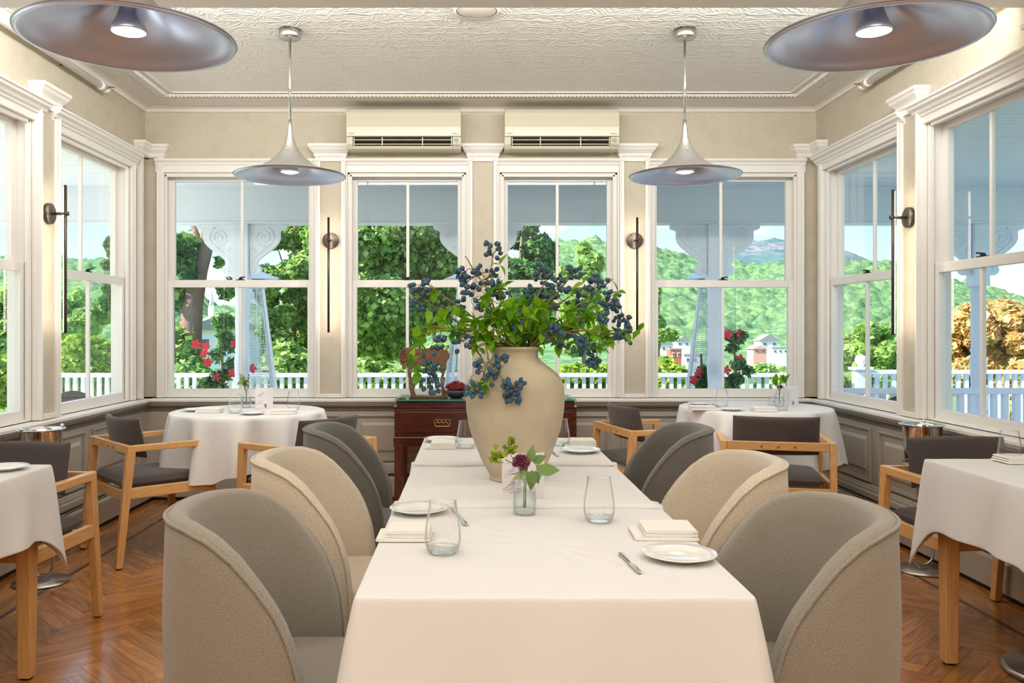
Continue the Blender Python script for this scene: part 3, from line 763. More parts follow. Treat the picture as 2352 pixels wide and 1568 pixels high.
# ---------------------------------------------------------------- wall sconces
def sconce(T, c, zc, label, back=False):
    """v negative comes into the room"""
    v0 = -.045+.016
    t = thing('wall_sconce', label, 'wall lamp', T(c, v0, zc), group='linear wall sconces')
    o = Vector(T(c, v0, zc)); R = lambda u, v, z: tuple(Vector(T(c+u, v0+v, zc+z))-o)
    n = (Vector(T(c, v0-1, zc))-o).normalized()
    def disc(r, d0, d1, nm, m):
        k = MB(); vs = []; N = 32
        for dd, rr in ((d0, r), (d1-.002, r), (d1, r-.003)):
            for i in range(N): vs.append(R(rr*math.cos(2*PI*i/N), -dd, rr*math.sin(2*PI*i/N)))
        fs = [tuple(range(N)), tuple(range(3*N-1, 2*N-1, -1))]
        for j in range(2):
            for i in range(N): fs.append((j*N+i, j*N+(i+1) % N, (j+1)*N+(i+1) % N, (j+1)*N+i))
        k._add(vs, fs, True); return k.build(nm, m, t)
    disc(.058, 0, .022, 'back_plate', M['dark_metal'])
    MB().tube([R(0, -.02, 0), R(0, -.10, 0)], .0085, 12).build('arm', M['dark_metal'], t)
    MB().tube([R(0, -.092, 0), R(0, -.115, 0)], .012, 12).build('joint', M['dark_metal'], t)
    MB().tube([R(0, -.098, -.665), R(0, -.098, .158)], .0085, 10).build('light_rod', M['dark_metal'], t)
    k = MB(); k.box((-.0045, .0, -.655), (.0045, .003, .148)); k.v = [R(a, -.090+b, z) for a, b, z in k.v]
    k.build('led_strip', M['sconce_glow'], t)
for c, lab in (((BACK_W[0][1]+BACK_W[1][0])/2, 'thin vertical wall sconce on the back wall left of centre'), ((BACK_W[2][1]+BACK_W[3][0])/2, 'thin vertical wall sconce on the back wall right of centre')):
    sconce(TB, c, 1.875, lab)
sconce(TL, (LEFT_W[1][1]+LEFT_W[2][0])/2, 1.875, 'thin vertical wall sconce on the left wall between windows')
sconce(TR, (RIGHT_W[1][1]+RIGHT_W[2][0])/2, 1.865, 'thin vertical wall sconce on the right wall between windows')

# ---------------------------------------------------------------- pendant lamps
def pendant(x, y, label):
    zr = EYE + .835
    t = thing('pendant_lamp', label, 'pendant lamp', (x, y, ZC), group='trumpet shaped pendant lamps')
    zr -= ZC   # rim height relative to the ceiling
    prof = [(.012, .262), (.014, .23), (.020, .20), (.032, .165), (.052, .13), (.082, .095), (.122, .062), (.165, .038), (.205, .024), (.24, .016), (.265, .006), (.285, -.006), (.298, -.006), (.300, -.001)]
    out = [(r, z+zr) for r, z in prof]
    MB().lathe(out, 72, cap=False).build('shade', M['alu_out'], t, fix=False)
    inn = [(r-.003 if r > .02 else .010, z+zr-.004) for r, z in prof[2:]]+[(.3005, zr-.002)]
    # inner face, slightly inside the outer one, so the shade has thickness
    MB().lathe(inn, 72, cap=False).build('shade_lining', M['alu'], t, fix=False)
    MB().lathe([(.018, zr+.115), (.024, zr+.09), (.034, zr+.06), (.046, zr+.034), (.0505, zr+.018), (.047, zr+.016)], 32, cap=False).build('lamp_collar', M['alu'], t)
    MB().lathe([(0, zr+.010), (.03, zr+.011), (.047, zr+.017)], 32).build('lamp_lens', M['lampglow'], t)
    MB().tube([(0, 0, -.045), (0, 0, zr+.255)], .0075, 12).build('stem', M['chrome'], t)
    MB().lathe([(0, -.048), (.055, -.048), (.060, -.044), (.060, 0), (0, 0)], 40).build('ceiling_rose', M['satin'], t)
    MB().lathe([(.008, zr+.30), (.011, zr+.26), (.013, zr+.225), (.0135, zr+.222)], 16).build('stem_sleeve', M['satin'], t)
    MB().lathe([(0, -.006), (.006, -.003), (.006, .003), (0, .006)], 10, (0, -.058, zr+.128)).build('grub_screw', M['chrome'], t)
    l = light('pendant_bulb', 'SPOT', (0, 0, zr+.002), 9, (1.0, .91, .80), .04, direction=(0, 0, -1)); l.data.spot_size = 2.7; l.data.spot_blend = .6; l.parent = t
for x, y, lab in (((296-CX)/F*2.43, 2.43, 'large silver trumpet pendant lamp nearest on the left, top cut off'), ((2007-CX)/F*2.43, 2.43, 'large silver trumpet pendant lamp nearest on the right, top cut off'),
                  ((666-CX)/F*4.59, 4.59, 'silver trumpet pendant on a full stem, farther lamp on the left'), ((1573-CX)/F*4.59, 4.59, 'silver trumpet pendant on a full stem, farther lamp on the right')):
    pendant(x, y, lab)
# ================================================================= FURNITURE
TOP = .745
# ---- barrel chairs. local +X is the facing direction
def smooth(xs, ys, x):
    if x <= xs[0]: return ys[0]
    if x >= xs[-1]: return ys[-1]
    for i in range(len(xs)-1):
        if x <= xs[i+1]:
            t = (x-xs[i])/(xs[i+1]-xs[i]); return ys[i]+(ys[i+1]-ys[i])*t
HX = [-.28, -.235, -.18, -.126, -.08, -.04, -.01, .014, .034, .048, .056, .060]
HZ = [.842, .841, .834, .815, .780, .735, .695, .655, .605, .555, .49, .40]
def barrel_chair(label, fabric, loc, rz, group='upholstered barrel chairs at the long table', width=.26):
    t = thing('barrel_chair', label, 'chair', loc, rz, group)
    # plan path of the shell centre line (u, v) from near arm end round the back to the far arm end
    P = []
    R = width-.022; ub = -.258
    NA = 40
    for i in range(NA+1):
        th = -PI/2+PI*i/NA     # half superellipse
        c_, s_ = math.cos(th), math.sin(th)
        P.append((-(abs(c_)**.82)*(.258-.0)*1.0, R*math.copysign(abs(s_)**.82, s_)))
    path = [(u, -R) for u in (.060, .056, .048, .040, .030, .018, .004, -.004)]+P[1:-1]
    path += [(u, R) for u in (-.004, .004, .018, .030, .040, .048, .056, .060)]
    n = len(path); th = .024
    dist = [0]
    for i in range(1, n): dist.append(dist[-1]+math.dist(path[i], path[i-1]))
    nor = []
    for i in range(n):
        a = path[max(i-1, 0)]; b = path[min(i+1, n-1)]
        d = (b[0]-a[0], b[1]-a[1]); L = math.hypot(*d); nor.append((d[1]/L, -d[0]/L))
    # orient outward
    if nor[n//2][0] > 0: nor = [(-a, -b) for a, b in nor]
    rows = [[] for _ in range(26)]; uvs = [[] for _ in range(26)]
    pip = []
    for i in range(n):
        (u, v), (nx, ny) = path[i], nor[i]
        h = smooth(HX, HZ, u); zb = .15
        k = 0
        for j in range(12):            # outside, bottom to rim
            f = j/11; z = zb+(h-.012-zb)*f
            tp = 1-.13*(1-min(1, (z-zb)/.5))**1.6 + .0
            bulge = .008*math.sin(PI*f)
            rows[k].append(((u-.02)*tp+.02+nx*(th+bulge), v*tp+ny*(th+bulge), z)); uvs[k].append((dist[i], z)); k += 1
        lean = 0
        for a in (60, 90, 120):        # over the rim
            r = math.radians(a)
            rows[k].append((u+nx*th*math.cos(r), v+ny*th*math.cos(r), h-.012+.012*math.sin(r))); uvs[k].append((dist[i], h+.006+.016*(a-60)/30)); k += 1
        for j in range(11):            # inside, rim to seat
            f = j/10; z = h-.012+(.33-h+.012)*f if h > .36 else h-.012-.02*f
            w = th+.012*math.sin(PI*min(1, f*1.2))+.010*f
            rows[k].append((u-nx*w, v-ny*w, z)); uvs[k].append((dist[i], h+.055+(h-z))); k += 1
        pip.append((u+nx*(th+.001), v+ny*(th+.001), h-.010))
    rows = rows[:26]; uvs = uvs[:26]
    mb = MB().grid(rows, uvs=uvs)
    # end caps of the arms
    for col in (0, n-1):
        ring = [r[col] for r in rows]; U = [(p[0]+p[1], p[2]) for p in ring]
        mb._add(ring, [tuple(range(len(ring)))], False, [U])
    mb.build('backrest_shell', fabric, t)
    pp = [(pip[0][0], pip[0][1], z) for z in (.16, .25, .33)]+pip+[(pip[-1][0], pip[-1][1], z) for z in (.33, .25, .16)]
    mb = MB(); N = 8; full = mb.tube(pp, .0042, 8)
    mb2 = MB(); vs = mb.v
    nn = len(pp); us = []
    acc = [0]
    for i in range(1, nn): acc.append(acc[-1]+math.dist(pp[i], pp[i-1]))
    rws = [vs[i*8:(i+1)*8] for i in range(nn)]; uu = [[(acc[i], k*.0033) for k in range(9)] for i in range(nn)]
    mb2.grid(rws, closed=True, uvs=uu); mb2.build('piping', fabric, t)
    # seat cushion
    def ss(w, l, cx, z, e=.5, N=44):
        o = []
        for i in range(N):
            a = 2*PI*i/N; c_, s_ = math.cos(a), math.sin(a)
            o.append((cx+l*math.copysign(abs(c_)**e, c_), w*math.copysign(abs(s_)**e, s_), z))
        return o
    R1 = []
    for z, s in ((.30, .93), (.32, 1.0), (.42, 1.0), (.445, .985), (.458, .95), (.464, .88), (.468, .7), (.47, .35), (.47, .02)):
        R1.append(ss((width-.045)*s, .262*s, .020, z))
    uvs = [[(p[0]+p[2]*.3, p[1]+p[2]*.3) for p in r]+[(r[0][0]+r[0][2]*.3, r[0][1]+r[0][2]*.3)] for r in R1]
    sc_ = MB().grid(R1, closed=True, uvs=uvs); sc_._add(R1[-1], [tuple(range(44))], True, [[(p[0]+p[2]*.3, p[1]+p[2]*.3) for p in R1[-1]]])
    sc_.build('seat_cushion', fabric, t)
    R2 = [ss((width-.05)*s, .25*s, .018, z) for z, s in ((.15, .9), (.17, .96), (.30, .96))]
    b = MB().grid(R2, closed=True, uvs=[[(p[0]+p[2], p[1]+p[2]) for p in r]+[(r[0][0]+r[0][2], r[0][1]+r[0][2])] for r in R2])
    b._add(R2[0], [tuple(range(44))], False, [[(p[0], p[1]) for p in R2[0]]]); b.build('seat_base', fabric, t)
    for sx in (-.17, .19):
        for sy in (-.17, .17):
            MB().tube([(sx*1.1, sy*1.1, 0), (sx, sy, .16)], [.011, .018], 12).build('leg', M['mahogany_z'], t)
    return t
CXT = .149; TABLE_Y = [(1.53, 2.29), (2.30, 3.05), (3.06, 3.78)]
barrel_chair('taupe grey barrel chair in front on the left of the long table', M['grey_weave'], (-.392, 1.93, 0), 0)
barrel_chair('cream woven barrel chair on the left, between two grey ones', M['cream_weave'], (-.402, 2.69, 0), math.radians(-1))
barrel_chair('dark grey barrel chair farthest on the left of the long table', M['darkgrey_weave'], (-.40, 3.47, 0), math.radians(2))
barrel_chair('taupe grey barrel chair in front on the right of the long table', M['grey_weave'], (.63, 1.90, 0), PI-.0)
barrel_chair('cream woven barrel chair on the right, between two grey ones', M['cream_weave'], (.665, 2.62, 0), PI+math.radians(1))
barrel_chair('dark grey barrel chair farthest on the right of the long table', M['darkgrey_weave'], (.685, 3.46, 0), PI-math.radians(3))

# ---- oak armchairs, local +Y is the facing direction
def armchair(label, loc, rz, w=.60, d=.50):
    t = thing('oak_armchair', label, 'chair', loc, rz, 'oak armchairs with charcoal cushions')
    hw = w/2-.022; r, f = -d/2, d/2; H = .63
    for sx in (-1, 1):
        for y0, y1, nm in ((r-.02, r+.045, 'rear'), (f+.0, f-.035, 'front')):
            k = MB().beam((sx*hw, y0, .006), (sx*hw, y1, H), .034, .036, .032, .046, up=(0, 1, 0))
            lg = k.build('leg', M['oak'], t, bevel=.004)
            MB().lathe([(0, 0), (.014, 0), (.014, .008), (0, .008)], 14, (sx*hw, y0, 0)).build('glide', M['black'], lg)
        MB().box((sx*hw-.0165, r+.02, H-.034), (sx*hw+.0165, f-.012, H)).build('armrest', M['oaky'], t, bevel=.004)
        MB().box((sx*hw-.013, r+.02, .355), (sx*hw+.013, f-.03, .41)).build('side_rail', M['oaky'], t, bevel=.003)
    MB().box((-hw+.0165, r+.022, H-.046), (hw-.0165, r+.046, H)).build('back_rail', M['oakx'], t, bevel=.003)
    for x in (-.085, 0, .085):
        MB().lathe([(0, 0), (.0075, 0), (.0075, .004), (.004, .006), (0, .006)], 14).build('dowel_plug', M['oak_dowel'], t)
        o = C.objects[-1]; o.location = (x, r+.0225, H-.023); o.rotation_euler = (PI/2, 0, 0)
    MB().box((-hw+.014, f-.06, .36), (hw-.014, f-.036, .41)).build('front_rail', M['oakx'], t, bevel=.003)
    MB().box((-hw+.014, r+.03, .33), (hw-.014, r+.052, .385)).build('rear_rail', M['oakx'], t, bevel=.003)
    # padded seat: four quilted fields
    def pad(W, D, th, nu=33, nv=33, seam=(0,), seamv=(0,)):
        up, lo = [], []
        for j in range(nv):
            a, b, uu = [], [], []
            for i in range(nu):
                x = -1+2*i/(nu-1); y = -1+2*j/(nv-1)
                e = max(0, 1-abs(x)**8)*max(0, 1-abs(y)**8); e = e**.4
                s = 1.0
                for q in seam: s -= .10*math.exp(-((x-q)/.03)**2)
                for q in seamv: s -= .10*math.exp(-((y-q)/.03)**2)
                pf = .80+.20*(1-x*x)*(1-y*y)
                a.append((x*W, y*D, th*.5*e*s*pf)); b.append((x*W, y*D, -th*.5*e))
            up.append(a); lo.append(b)
        return up, lo
    up, lo = pad(.245, .225, .075)
    k = MB().grid(up).grid(lo); k.v = [(x, y+.005, z+.425) for x, y, z in k.v]; k.build('seat_cushion', M['charcoal'], t)
    up, lo = pad(.225, .105, .050, seam=(0,), seamv=())
    k = MB().grid(up).grid(lo)
    nv_ = []
    for x, y, z in k.v:
        # stand it up, curve it round the sitter, lean it back
        zz = y; yy = -z+.05*(x/.225)**2
        yy += -zz*.22
        nv_.append((x, r+.075+yy, .655+zz))
    k.v = nv_; k.build('back_cushion', M['charcoal'], t)
    return t
def fac(deg): return math.radians(deg-90)
armchair('oak armchair with charcoal cushions left of the left round table', (-1.80+.0, 4.74, 0), fac(42))
armchair('oak armchair seen from behind between left round table and barrel chairs', (-.89, 4.64, 0), fac(146))
armchair('oak armchair facing sideways between sideboard and right round table', (1.09, 5.37, 0), fac(14))
armchair('oak armchair with its back to us before the right round table', (1.685, 4.76, 0), fac(77), w=.60)
armchair('oak armchair behind the square table at the left edge', (-1.90, 3.39, 0), fac(-93.5))
armchair('oak armchair behind the square table at the right edge', (2.118, 3.56, 0), fac(-85.5))

# ---- cloths
def rect_cloth(x0, x1, y0, y1, top, drops, flare=.10, corner=.38, name='tablecloth', label='', group=None, rip=.010, seed=0, sink=0):
    """drops = (front, right, back, left) hanging lengths; draped mesh with corner folds"""
    rr = .012; pts = []
    random.seed(seed)
    def side(p, q, nrm, L, n=26):
        for i in range(n):
            f = (i+.5)/n
            e = min(f, 1-f)*math.dist(p, q)
            pts.append((p[0]+(q[0]-p[0])*f, p[1]+(q[1]-p[1])*f, nrm, L, max(0, 1-e/.16)**2*.55, f))
    def corn(c, a0, L0, L1, n=9):
        for i in range(n):
            f = i/(n-1); a = a0+PI/2*f; m = 1-abs(2*f-1)
            both = 1 if min(L0, L1) > .05 else 0
            pts.append((c[0]+rr*math.cos(a), c[1]+rr*math.sin(a), (math.cos(a), math.sin(a)), L0+(L1-L0)*f, (.55+.45*m)*both, f))
    F, Rr, B, Lf = drops
    side((x0+rr, y0), (x1-rr, y0), (0, -1), F); corn((x1-rr, y0+rr), -PI/2, F, Rr)
    side((x1, y0+rr), (x1, y1-rr), (1, 0), Rr); corn((x1-rr, y1-rr), 0, Rr, B)
    side((x1-rr, y1), (x0+rr, y1), (0, 1), B); corn((x0+rr, y1-rr), PI/2, B, Lf)
    side((x0, y1-rr), (x0, y0+rr), (-1, 0), Lf); corn((x0+rr, y0+rr), PI, Lf, F)
    n = len(pts); rows = []
    ctr = ((x0+x1)/2, (y0+y1)/2)
    for s in (.05, .5, .9, .985):
        rows.append([(ctr[0]+(p[0]-ctr[0])*s, ctr[1]+(p[1]-ctr[1])*s, top+.0008*math.sin(p[0]*40+p[1]*23)) for p in pts])
    rows.append([(p[0]-p[2][0]*.004, p[1]-p[2][1]*.004, top) for p in pts])
    ND = 16
    ph = [random.uniform(0, 6.28) for _ in range(4)]
    for j in range(ND+1):
        t = j/ND; row = []
        for i, (x, y, nr, L, c, f) in enumerate(pts):
            Lc = L*(1+corner*c); dep = Lc*t
            s = i/n*2*PI
            out = .004*min(1, t*6)+flare*L*t**1.2+c*.085*L*t**.9+rip*t*(math.sin(s*11+ph[0])+.6*math.sin(s*19+ph[1]+t*2))*(1-.6*c)*min(1, L/.2)
            z = top-.004-dep*(1-.02)
            if t < .12: z = top-.004-dep
            tx, ty = -nr[1], nr[0]
            row.append((x+nr[0]*out, y+nr[1]*out, z))
        rows.append(row)
    # thickness: folded hem row inside
    rows.append([(x-p[2][0]*.003, y-p[2][1]*.003, z+.001) for (x, y, z), p in zip(rows[-1], pts)])
    k = MB().grid(rows, closed=True)
    k._add(rows[0], [tuple(range(n))], True)
    o = k.build(name, M['linen'])
    m = o.modifiers.new('sub', 'SUBSURF'); m.levels = 1; m.render_levels = 1
    tag(o, label, 'tablecloth', group)
    return o
def square_table(label, x0, x1, y0, y1, group=None, legw=.058, height=TOP-.006, material='oak'):
    t = thing('square_table', label, 'table', ((x0+x1)/2, (y0+y1)/2, 0), 0, group)
    w, d = (x1-x0)/2-.008, (y1-y0)/2-.008
    MB().box((-w, -d, height-.026), (w, d, height)).build('tabletop', M['oakx'], t, bevel=.003)
    for sx in (-1, 1):
        for sy in (-1, 1):
            lg = MB().beam((sx*(w-.05), sy*(d-.05), .006), (sx*(w-.05), sy*(d-.05), height-.026), .046, .046, legw, legw, up=(0, 1, 0)).build('leg', M['oak'], t, bevel=.004)
            MB().lathe([(0, 0), (.02, 0), (.02, .008), (0, .008)], 16, (sx*(w-.05), sy*(d-.05), 0)).build('glide', M['black'], lg)
        MB().box((sx*(w-.06)-.01, -d+.08, height-.10), (sx*(w-.06)+.01, d-.08, height-.026)).build('apron', M['oaky'], t, bevel=.002)
        MB().box((-w+.08, sx*(d-.06)-.01, height-.10), (w-.08, sx*(d-.06)+.01, height-.026)).build('apron', M['oakx'], t, bevel=.002)
    return t
TX0, TX1 = -.211, .509
names = ['nearest table of the long row of three under white cloths', 'middle table of the long row, under the big vase', 'farthest table of the long row, nearest the sideboard']
for (y0, y1), lb in zip(TABLE_Y, names): square_table(lb, TX0, TX1, y0, y1, 'tables of the long row')
rect_cloth(TX0-.004, TX1+.004, 1.523, 2.330, TOP+.004, (.46, .40, .0, .40), .16, .12, label='white cloth over the nearest table of the long row', group='cloths of the long row', seed=3, rip=.006)
rect_cloth(TX0-.002, TX1+.002, 2.30, 3.052, TOP, (.0, .40, .0, .40), .14, .1, label='white cloth under the big vase, middle of the long row', group='cloths of the long row', seed=4, rip=.006)
rect_cloth(TX0-.004, TX1+.004, 3.015, 3.785, TOP+.004, (.0, .40, .42, .40), .14, .15, label='white cloth over the farthest table of the long row', group='cloths of the long row', seed=5, rip=.006)
# rolled hems where one cloth laps over the next
for y, zz, nm in ((2.308, TOP+.006, 'nearer'), (2.352, TOP+.003, 'second'), (3.035, TOP+.006, 'farther')):
    host = [o for o in C.objects if o.name.startswith('tablecloth')][{'nearer': 0, 'second': 0, 'farther': 2}[nm]]
    k = MB(); xs = [TX0-.052, TX0-.030, TX0-.010, TX0+.004, TX0+.03]+[TX0+.03+i*.06 for i in range(1, 12)]+[TX1-.004, TX1+.010, TX1+.030, TX1+.052]
    def zt(x):
        e = max(TX0-x, x-TX1)
        return zz-.0 if e < 0 else zz-.012-(e/.052)**.8*.30
    pts = [(x, y+.002*math.sin(x*22), zt(x)) for x in xs]
    k.tube(pts, .0115, 12); k.v = [(a, y+(b-y)*2.2, c) for a, b, c in k.v]
    k.build('hem', M['linen'], host)
square_table('oak square table at the left edge, partly under its cloth', -2.26, -1.515, 2.31, 3.055, 'oak side tables')
rect_cloth(-2.265, -1.510, 2.305, 3.060, TOP, (.24, .24, .24, .24), .10, .62, label='white cloth on the square table at the left edge', group='cloths on the side tables', seed=8)
square_table('oak square table at the right edge, partly under its cloth', 1.70, 2.40, 2.45, 3.19, 'oak side tables')
rect_cloth(1.695, 2.405, 2.445, 3.195, TOP, (.24, .24, .24, .24), .10, .75, label='white cloth on the square table at the right edge', group='cloths on the side tables', seed=9)

def round_table(label, cl_label, x, y, r, half, rot, seed, cap_=.40):
    t = thing('round_table', label, 'table', (x, y, 0), 0, 'round pedestal tables')
    MB().lathe([(0, TOP-.034), (r-.012, TOP-.034), (r-.004, TOP-.028), (r-.004, TOP-.008), (r-.01, TOP-.005), (0, TOP-.005)], 64).build('tabletop', M['oakx'], t)
    MB().lathe([(.038, .03), (.038, TOP-.04)], 24).build('column', M['dark_metal'], t)
    MB().lathe([(0, 0), (.24, 0), (.24, .012), (.05, .03), (.038, .05), (0, .05)], 48).build('foot_plate', M['dark_metal'], t)
    N = 192; rows = []
    random.seed(seed); ph = [random.uniform(0, 6.28) for _ in range(5)]
    for s in (.03, .5, .9, .985): rows.append([(r*s*math.cos(2*PI*i/N), r*s*math.sin(2*PI*i/N), TOP) for i in range(N)])
    ND = 18
    for j in range(ND+1):
        tt = j/ND; row = []
        for i in range(N):
            a = 2*PI*i/N; b = a-rot
            m = max(abs(math.cos(b)), abs(math.sin(b))); L = half/m-r
            L = min(max(L, .05), cap_); fold = math.sin(a*13+ph[0])+.55*math.sin(a*7+ph[1])+.3*math.sin(a*23+ph[2])
            out = .004*min(1, tt*8)+.09*L*tt+.042*fold*tt**.8*min(1, L/.2)
            row.append(((r+out)*math.cos(a), (r+out)*math.sin(a), TOP-.003-L*tt))
        rows.append(row)
    k = MB().grid(rows, closed=True); k._add(rows[0], [tuple(range(N))], True)
    o = k.build('tablecloth', M['linen']); o.location = (x, y, .001)
    tag(o, cl_label, 'tablecloth', 'cloths on the round tables')
round_table('round pedestal table in the left corner by the windows', 'white folded cloth hanging over the left round table', -1.34, 5.08, .450, .755, math.radians(12), 4, .355)
round_table('round pedestal table in the right corner by the windows', 'white folded cloth hanging over the right round table', 1.775, 5.34, .462, .765, math.radians(-35), 6)

# ================================================================= TABLEWARE
ZT = TOP+.0055      # cloth top of the near and far long tables
def tumbler(label, px, py, zt=ZT, d=None, s=1.0, group='stemless water glasses'):
    d = d or (EYE-zt)*F/(py-CY)
    x = (px-CX)/F*d
    t = thing('water_glass', label, 'glass', (x, d, zt), 0, group)
    pr = [(.024, .0), (.030, .001), (.034, .006), (.0375, .014), (.0398, .026), (.040, .038), (.0385, .054), (.0355, .072), (.0325, .090), (.0305, .104), (.0300, .110)]
    pr = [(r*s, z*s) for r, z in pr]
    inn = [(0, .011*s)]+[((r-.0012)*1, z) for r, z in pr[3:]]
    k = MB(); k.lathe(pr, 48); k.lathe(inn, 48)
    # drop the flat closing faces at the rim
    k.f = [f for f in k.f if not (len(f) > 8 and abs(k.v[f[0]][2]-pr[-1][1]) < 1e-6)]; k.sm = [True]*len(k.f); k.mi = [0]*len(k.f)
    k.build('glass_body', M['glass'], t, fix=False)
    MB().lathe([(0, .0008), (.024*s, .0005), (.031*s, .002), (.035*s, .008), (.0362*s, .0125), (.030*s, .010), (.018*s, .0088), (0, .0085)], 48).build('glass_base', M['glass_thick'], t, fix=False)
    k = MB(); N = 48; r = .0297*s
    k.tube([(r*math.cos(2*PI*i/N), r*math.sin(2*PI*i/N), .1098*s) for i in range(N+1)], .0007, 6, cap=False)
    k.build('rim', M['glass_thick'], t)
    return t
def plate(label, px, py, zt=ZT, r=.078, d=None, group='small white side plates'):
    d = d or (EYE-zt)*F/(py-CY); x = (px-CX)/F*d
    t = thing('side_plate', label, 'plate', (x, d, zt), 0, group)
    q = r/.078
    MB().lathe([(0, .003), (.040*q, .003), (.041*q, 0), (.044*q, 0), (.0455*q, .003), (.060*q, .007), (.0775*q, .0125), (.078*q, .0135), (.0772*q, .0145), (.060*q, .0095), (.050*q, .0065), (.046*q, .0052), (0, .0048)], 64).build('plate_body', M['ceramic'], t)
    k = MB(); k.lathe([(.0470*q, .0056), (.0478*q, .0062), (.0486*q, .0060)], 64, cap=False); k.build('well_ring', M['ceramic'], t)
    return t
def napkin(label, px, py, rz=0, zt=ZT, w=.115, l=.105, d=None, group='folded white napkins', split=True):
    d = d or (EYE-zt)*F/(py-CY); x = (px-CX)/F*d
    t = thing('folded_napkin', label, 'napkin', (x, d, zt), rz, group)
    def slab(w0, w1, l0, l1, z0, z1, nm, skew=0):
        # rounded fold on the front, soft top
        rows = []; N = 20
        h = (z1-z0)/2; zc = (z0+z1)/2
        for j in range(10):
            f = j/9; y = l0+(l1-l0)*f; row = []
            for i in range(N+8):
                a = 2*PI*i/(N+8); c_, s_ = math.cos(a), math.sin(a)
                xx = (w0+w1)/2+(w1-w0)/2*math.copysign(abs(c_)**.25, c_)
                zz = zc+h*math.copysign(abs(s_)**.5, s_)*(1+.05*math.sin(xx*70+j))
                row.append((xx+skew*f, y, max(zz, z0)))
            rows.append(row)
        k = MB().grid(rows, closed=True); k._add(rows[0], [tuple(range(N+8))], False); k._add(rows[-1], [tuple(range(N+8))], False)
        return k.build(nm, M['napkin'], t, bevel=.0015)
    slab(-w/2, w/2, -l/2, l/2, 0, .0085, 'lower_fold')
    slab(-w/2+(.022 if split else .002), w/2-.002, -l/2+.002, l/2-.004, .0088, .0165, 'middle_fold')
    slab(-w/2+(.024 if split else .004), w/2-.003, -l/2+.0, l/2-.006, .0168, .0245, 'upper_fold')
    return t
def knife(label, p0, p1, zt=ZT, group='small butter knives'):
    """p0 = handle end, p1 = tip, as (x, y)"""
    L = math.dist(p0, p1); rz = math.atan2(p1[1]-p0[1], p1[0]-p0[0])
    t = thing('butter_knife', label, 'knife', (p0[0], p0[1], zt), rz, group)
    k = MB(); pr = []
    for f, w, h in ((0, .0035, .003), (.03, .0062, .0045), (.10, .0068, .005), (.25, .0048, .0045), (.40, .0040, .004), (.48, .0036, .0036), (.52, .003, .003)):
        pr.append([(f*L, w*math.cos(a), .003+h*.62*math.sin(a)) for a in [2*PI*i/14 for i in range(14)]])
    k.grid(pr, closed=True); k._add(pr[0], [tuple(range(14))], True); k._add(pr[-1], [tuple(range(14))], True); k.build('handle', M['chrome'], t)
    k = MB(); out = [(.50, .003), (.56, .0035), (.62, .0052), (.80, .0068), (.92, .0066), (.98, .004), (1.0, .0)]
    P = [(f*L, w) for f, w in out]+[(f*L, -.0035) for f, w in reversed(out[:-1])]
    k._add([(x, y, .0022) for x, y in P]+[(x, y, .0038) for x, y in P], [tuple(range(len(P))), tuple(range(len(P), 2*len(P)))]+[(i, (i+1) % len(P), len(P)+(i+1) % len(P), len(P)+i) for i in range(len(P))])
    k.build('blade', M['chrome'], t)
    return t
def gp(px, py, zt=ZT):
    d = (EYE-zt)*F/(py-CY); return ((px-CX)/F*d, d)
tumbler('large water glass on the near table, left of the bud vase', 1017, 1268)
tumbler('water glass on the near table, right of the bud vase', 1376, 1196)
tumbler('water glass on the far table left of the big vase', 1071, 1028)
tumbler('water glass on the far table half hidden by the big vase', 1287, 1022)
plate('white side plate on the near table, right front', 1560, 1282)
plate('white side plate behind the left napkin on the near table', 963, 1179, d=2.235)
plate('white side plate on the far table, right side', 1333, 1038)
plate('white side plate at the far left end of the long table', 1015, 1013)
napkin('folded napkin on the near table, left side', 930, 1232, rz=0, w=.125, l=.10)
napkin('folded napkin on the near table, right side by the plate', 1522, 1228, rz=math.radians(-3), w=.145, l=.115)
napkin('folded napkin on the far table, left side', 1012, 1027, w=.125)
napkin('folded napkin on the far table, right side', 1330, 1021, rz=math.radians(0), w=.135)
knife('butter knife lying on the right of the near table', gp(1425, 1272), gp(1470, 1319))
knife('butter knife behind the left glass on the near table', gp(1070, 1207), gp(1042, 1166))
knife('butter knife beside the big vase on the far table', gp(1282, 1048), gp(1266, 1036))

# bud vases
def bud_vase(label, loc, s=1.0):
    t = thing('bud_vase', label, 'vase', loc, 0, 'clear glass bud vases')
    body = [(.026, 0), (.029, .002), (.0305, .006), (.031, .052), (.0305, .058), (.0265, .072), (.021, .085), (.0165, .096), (.0140, .104), (.0135, .110), (.0150, .113)]
    k = MB(); k.lathe([(r*s, z*s) for r, z in body], 40); k.f = [f for f in k.f if not (len(f) > 8 and k.v[f[0]][2] > .1*s)]; k.sm = [True]*len(k.f); k.mi = [0]*len(k.f)
    k.build('glass_body', M['glass_thick'], t, fix=False)
    MB().lathe([(0, .001), (.026*s, .001), (.0295*s, .006), (.0290*s, .012), (0, .010)], 40).build('glass_base', M['glass_thick'], t, fix=False)
    MB().lathe([(0, .012*s), (.0295*s, .014*s), (.0298*s, .055*s), (.0, .055*s)], 40).build('water', M['water'], t, fix=False)
    return t
def leaf_mesh(name, L, W, m, fold=.25, curl=.25, n=7):
    k = MB(); rows = []
    for i in range(n+1):
        f = i/n; w = W*math.sin(PI*min(1, f**.8*1.0))*(1-.25*f)+.0004; x = L*f
        z = -curl*L*f*f
        rows.append([(x, -w, z+fold*w), (x, 0, z), (x, w, z+fold*w)])
    k.grid(rows); me = k.mesh(name, m)
    return me
LEAF = leaf_mesh('leaf', .030, .0095, M['leaf'])
LEAFY = leaf_mesh('leaf_yellow', .012, .0055, M['leaf_yellow'])
LEAFS = leaf_mesh('leaf_soft', .036, .0115, M['leaf_soft'], .15, .45)
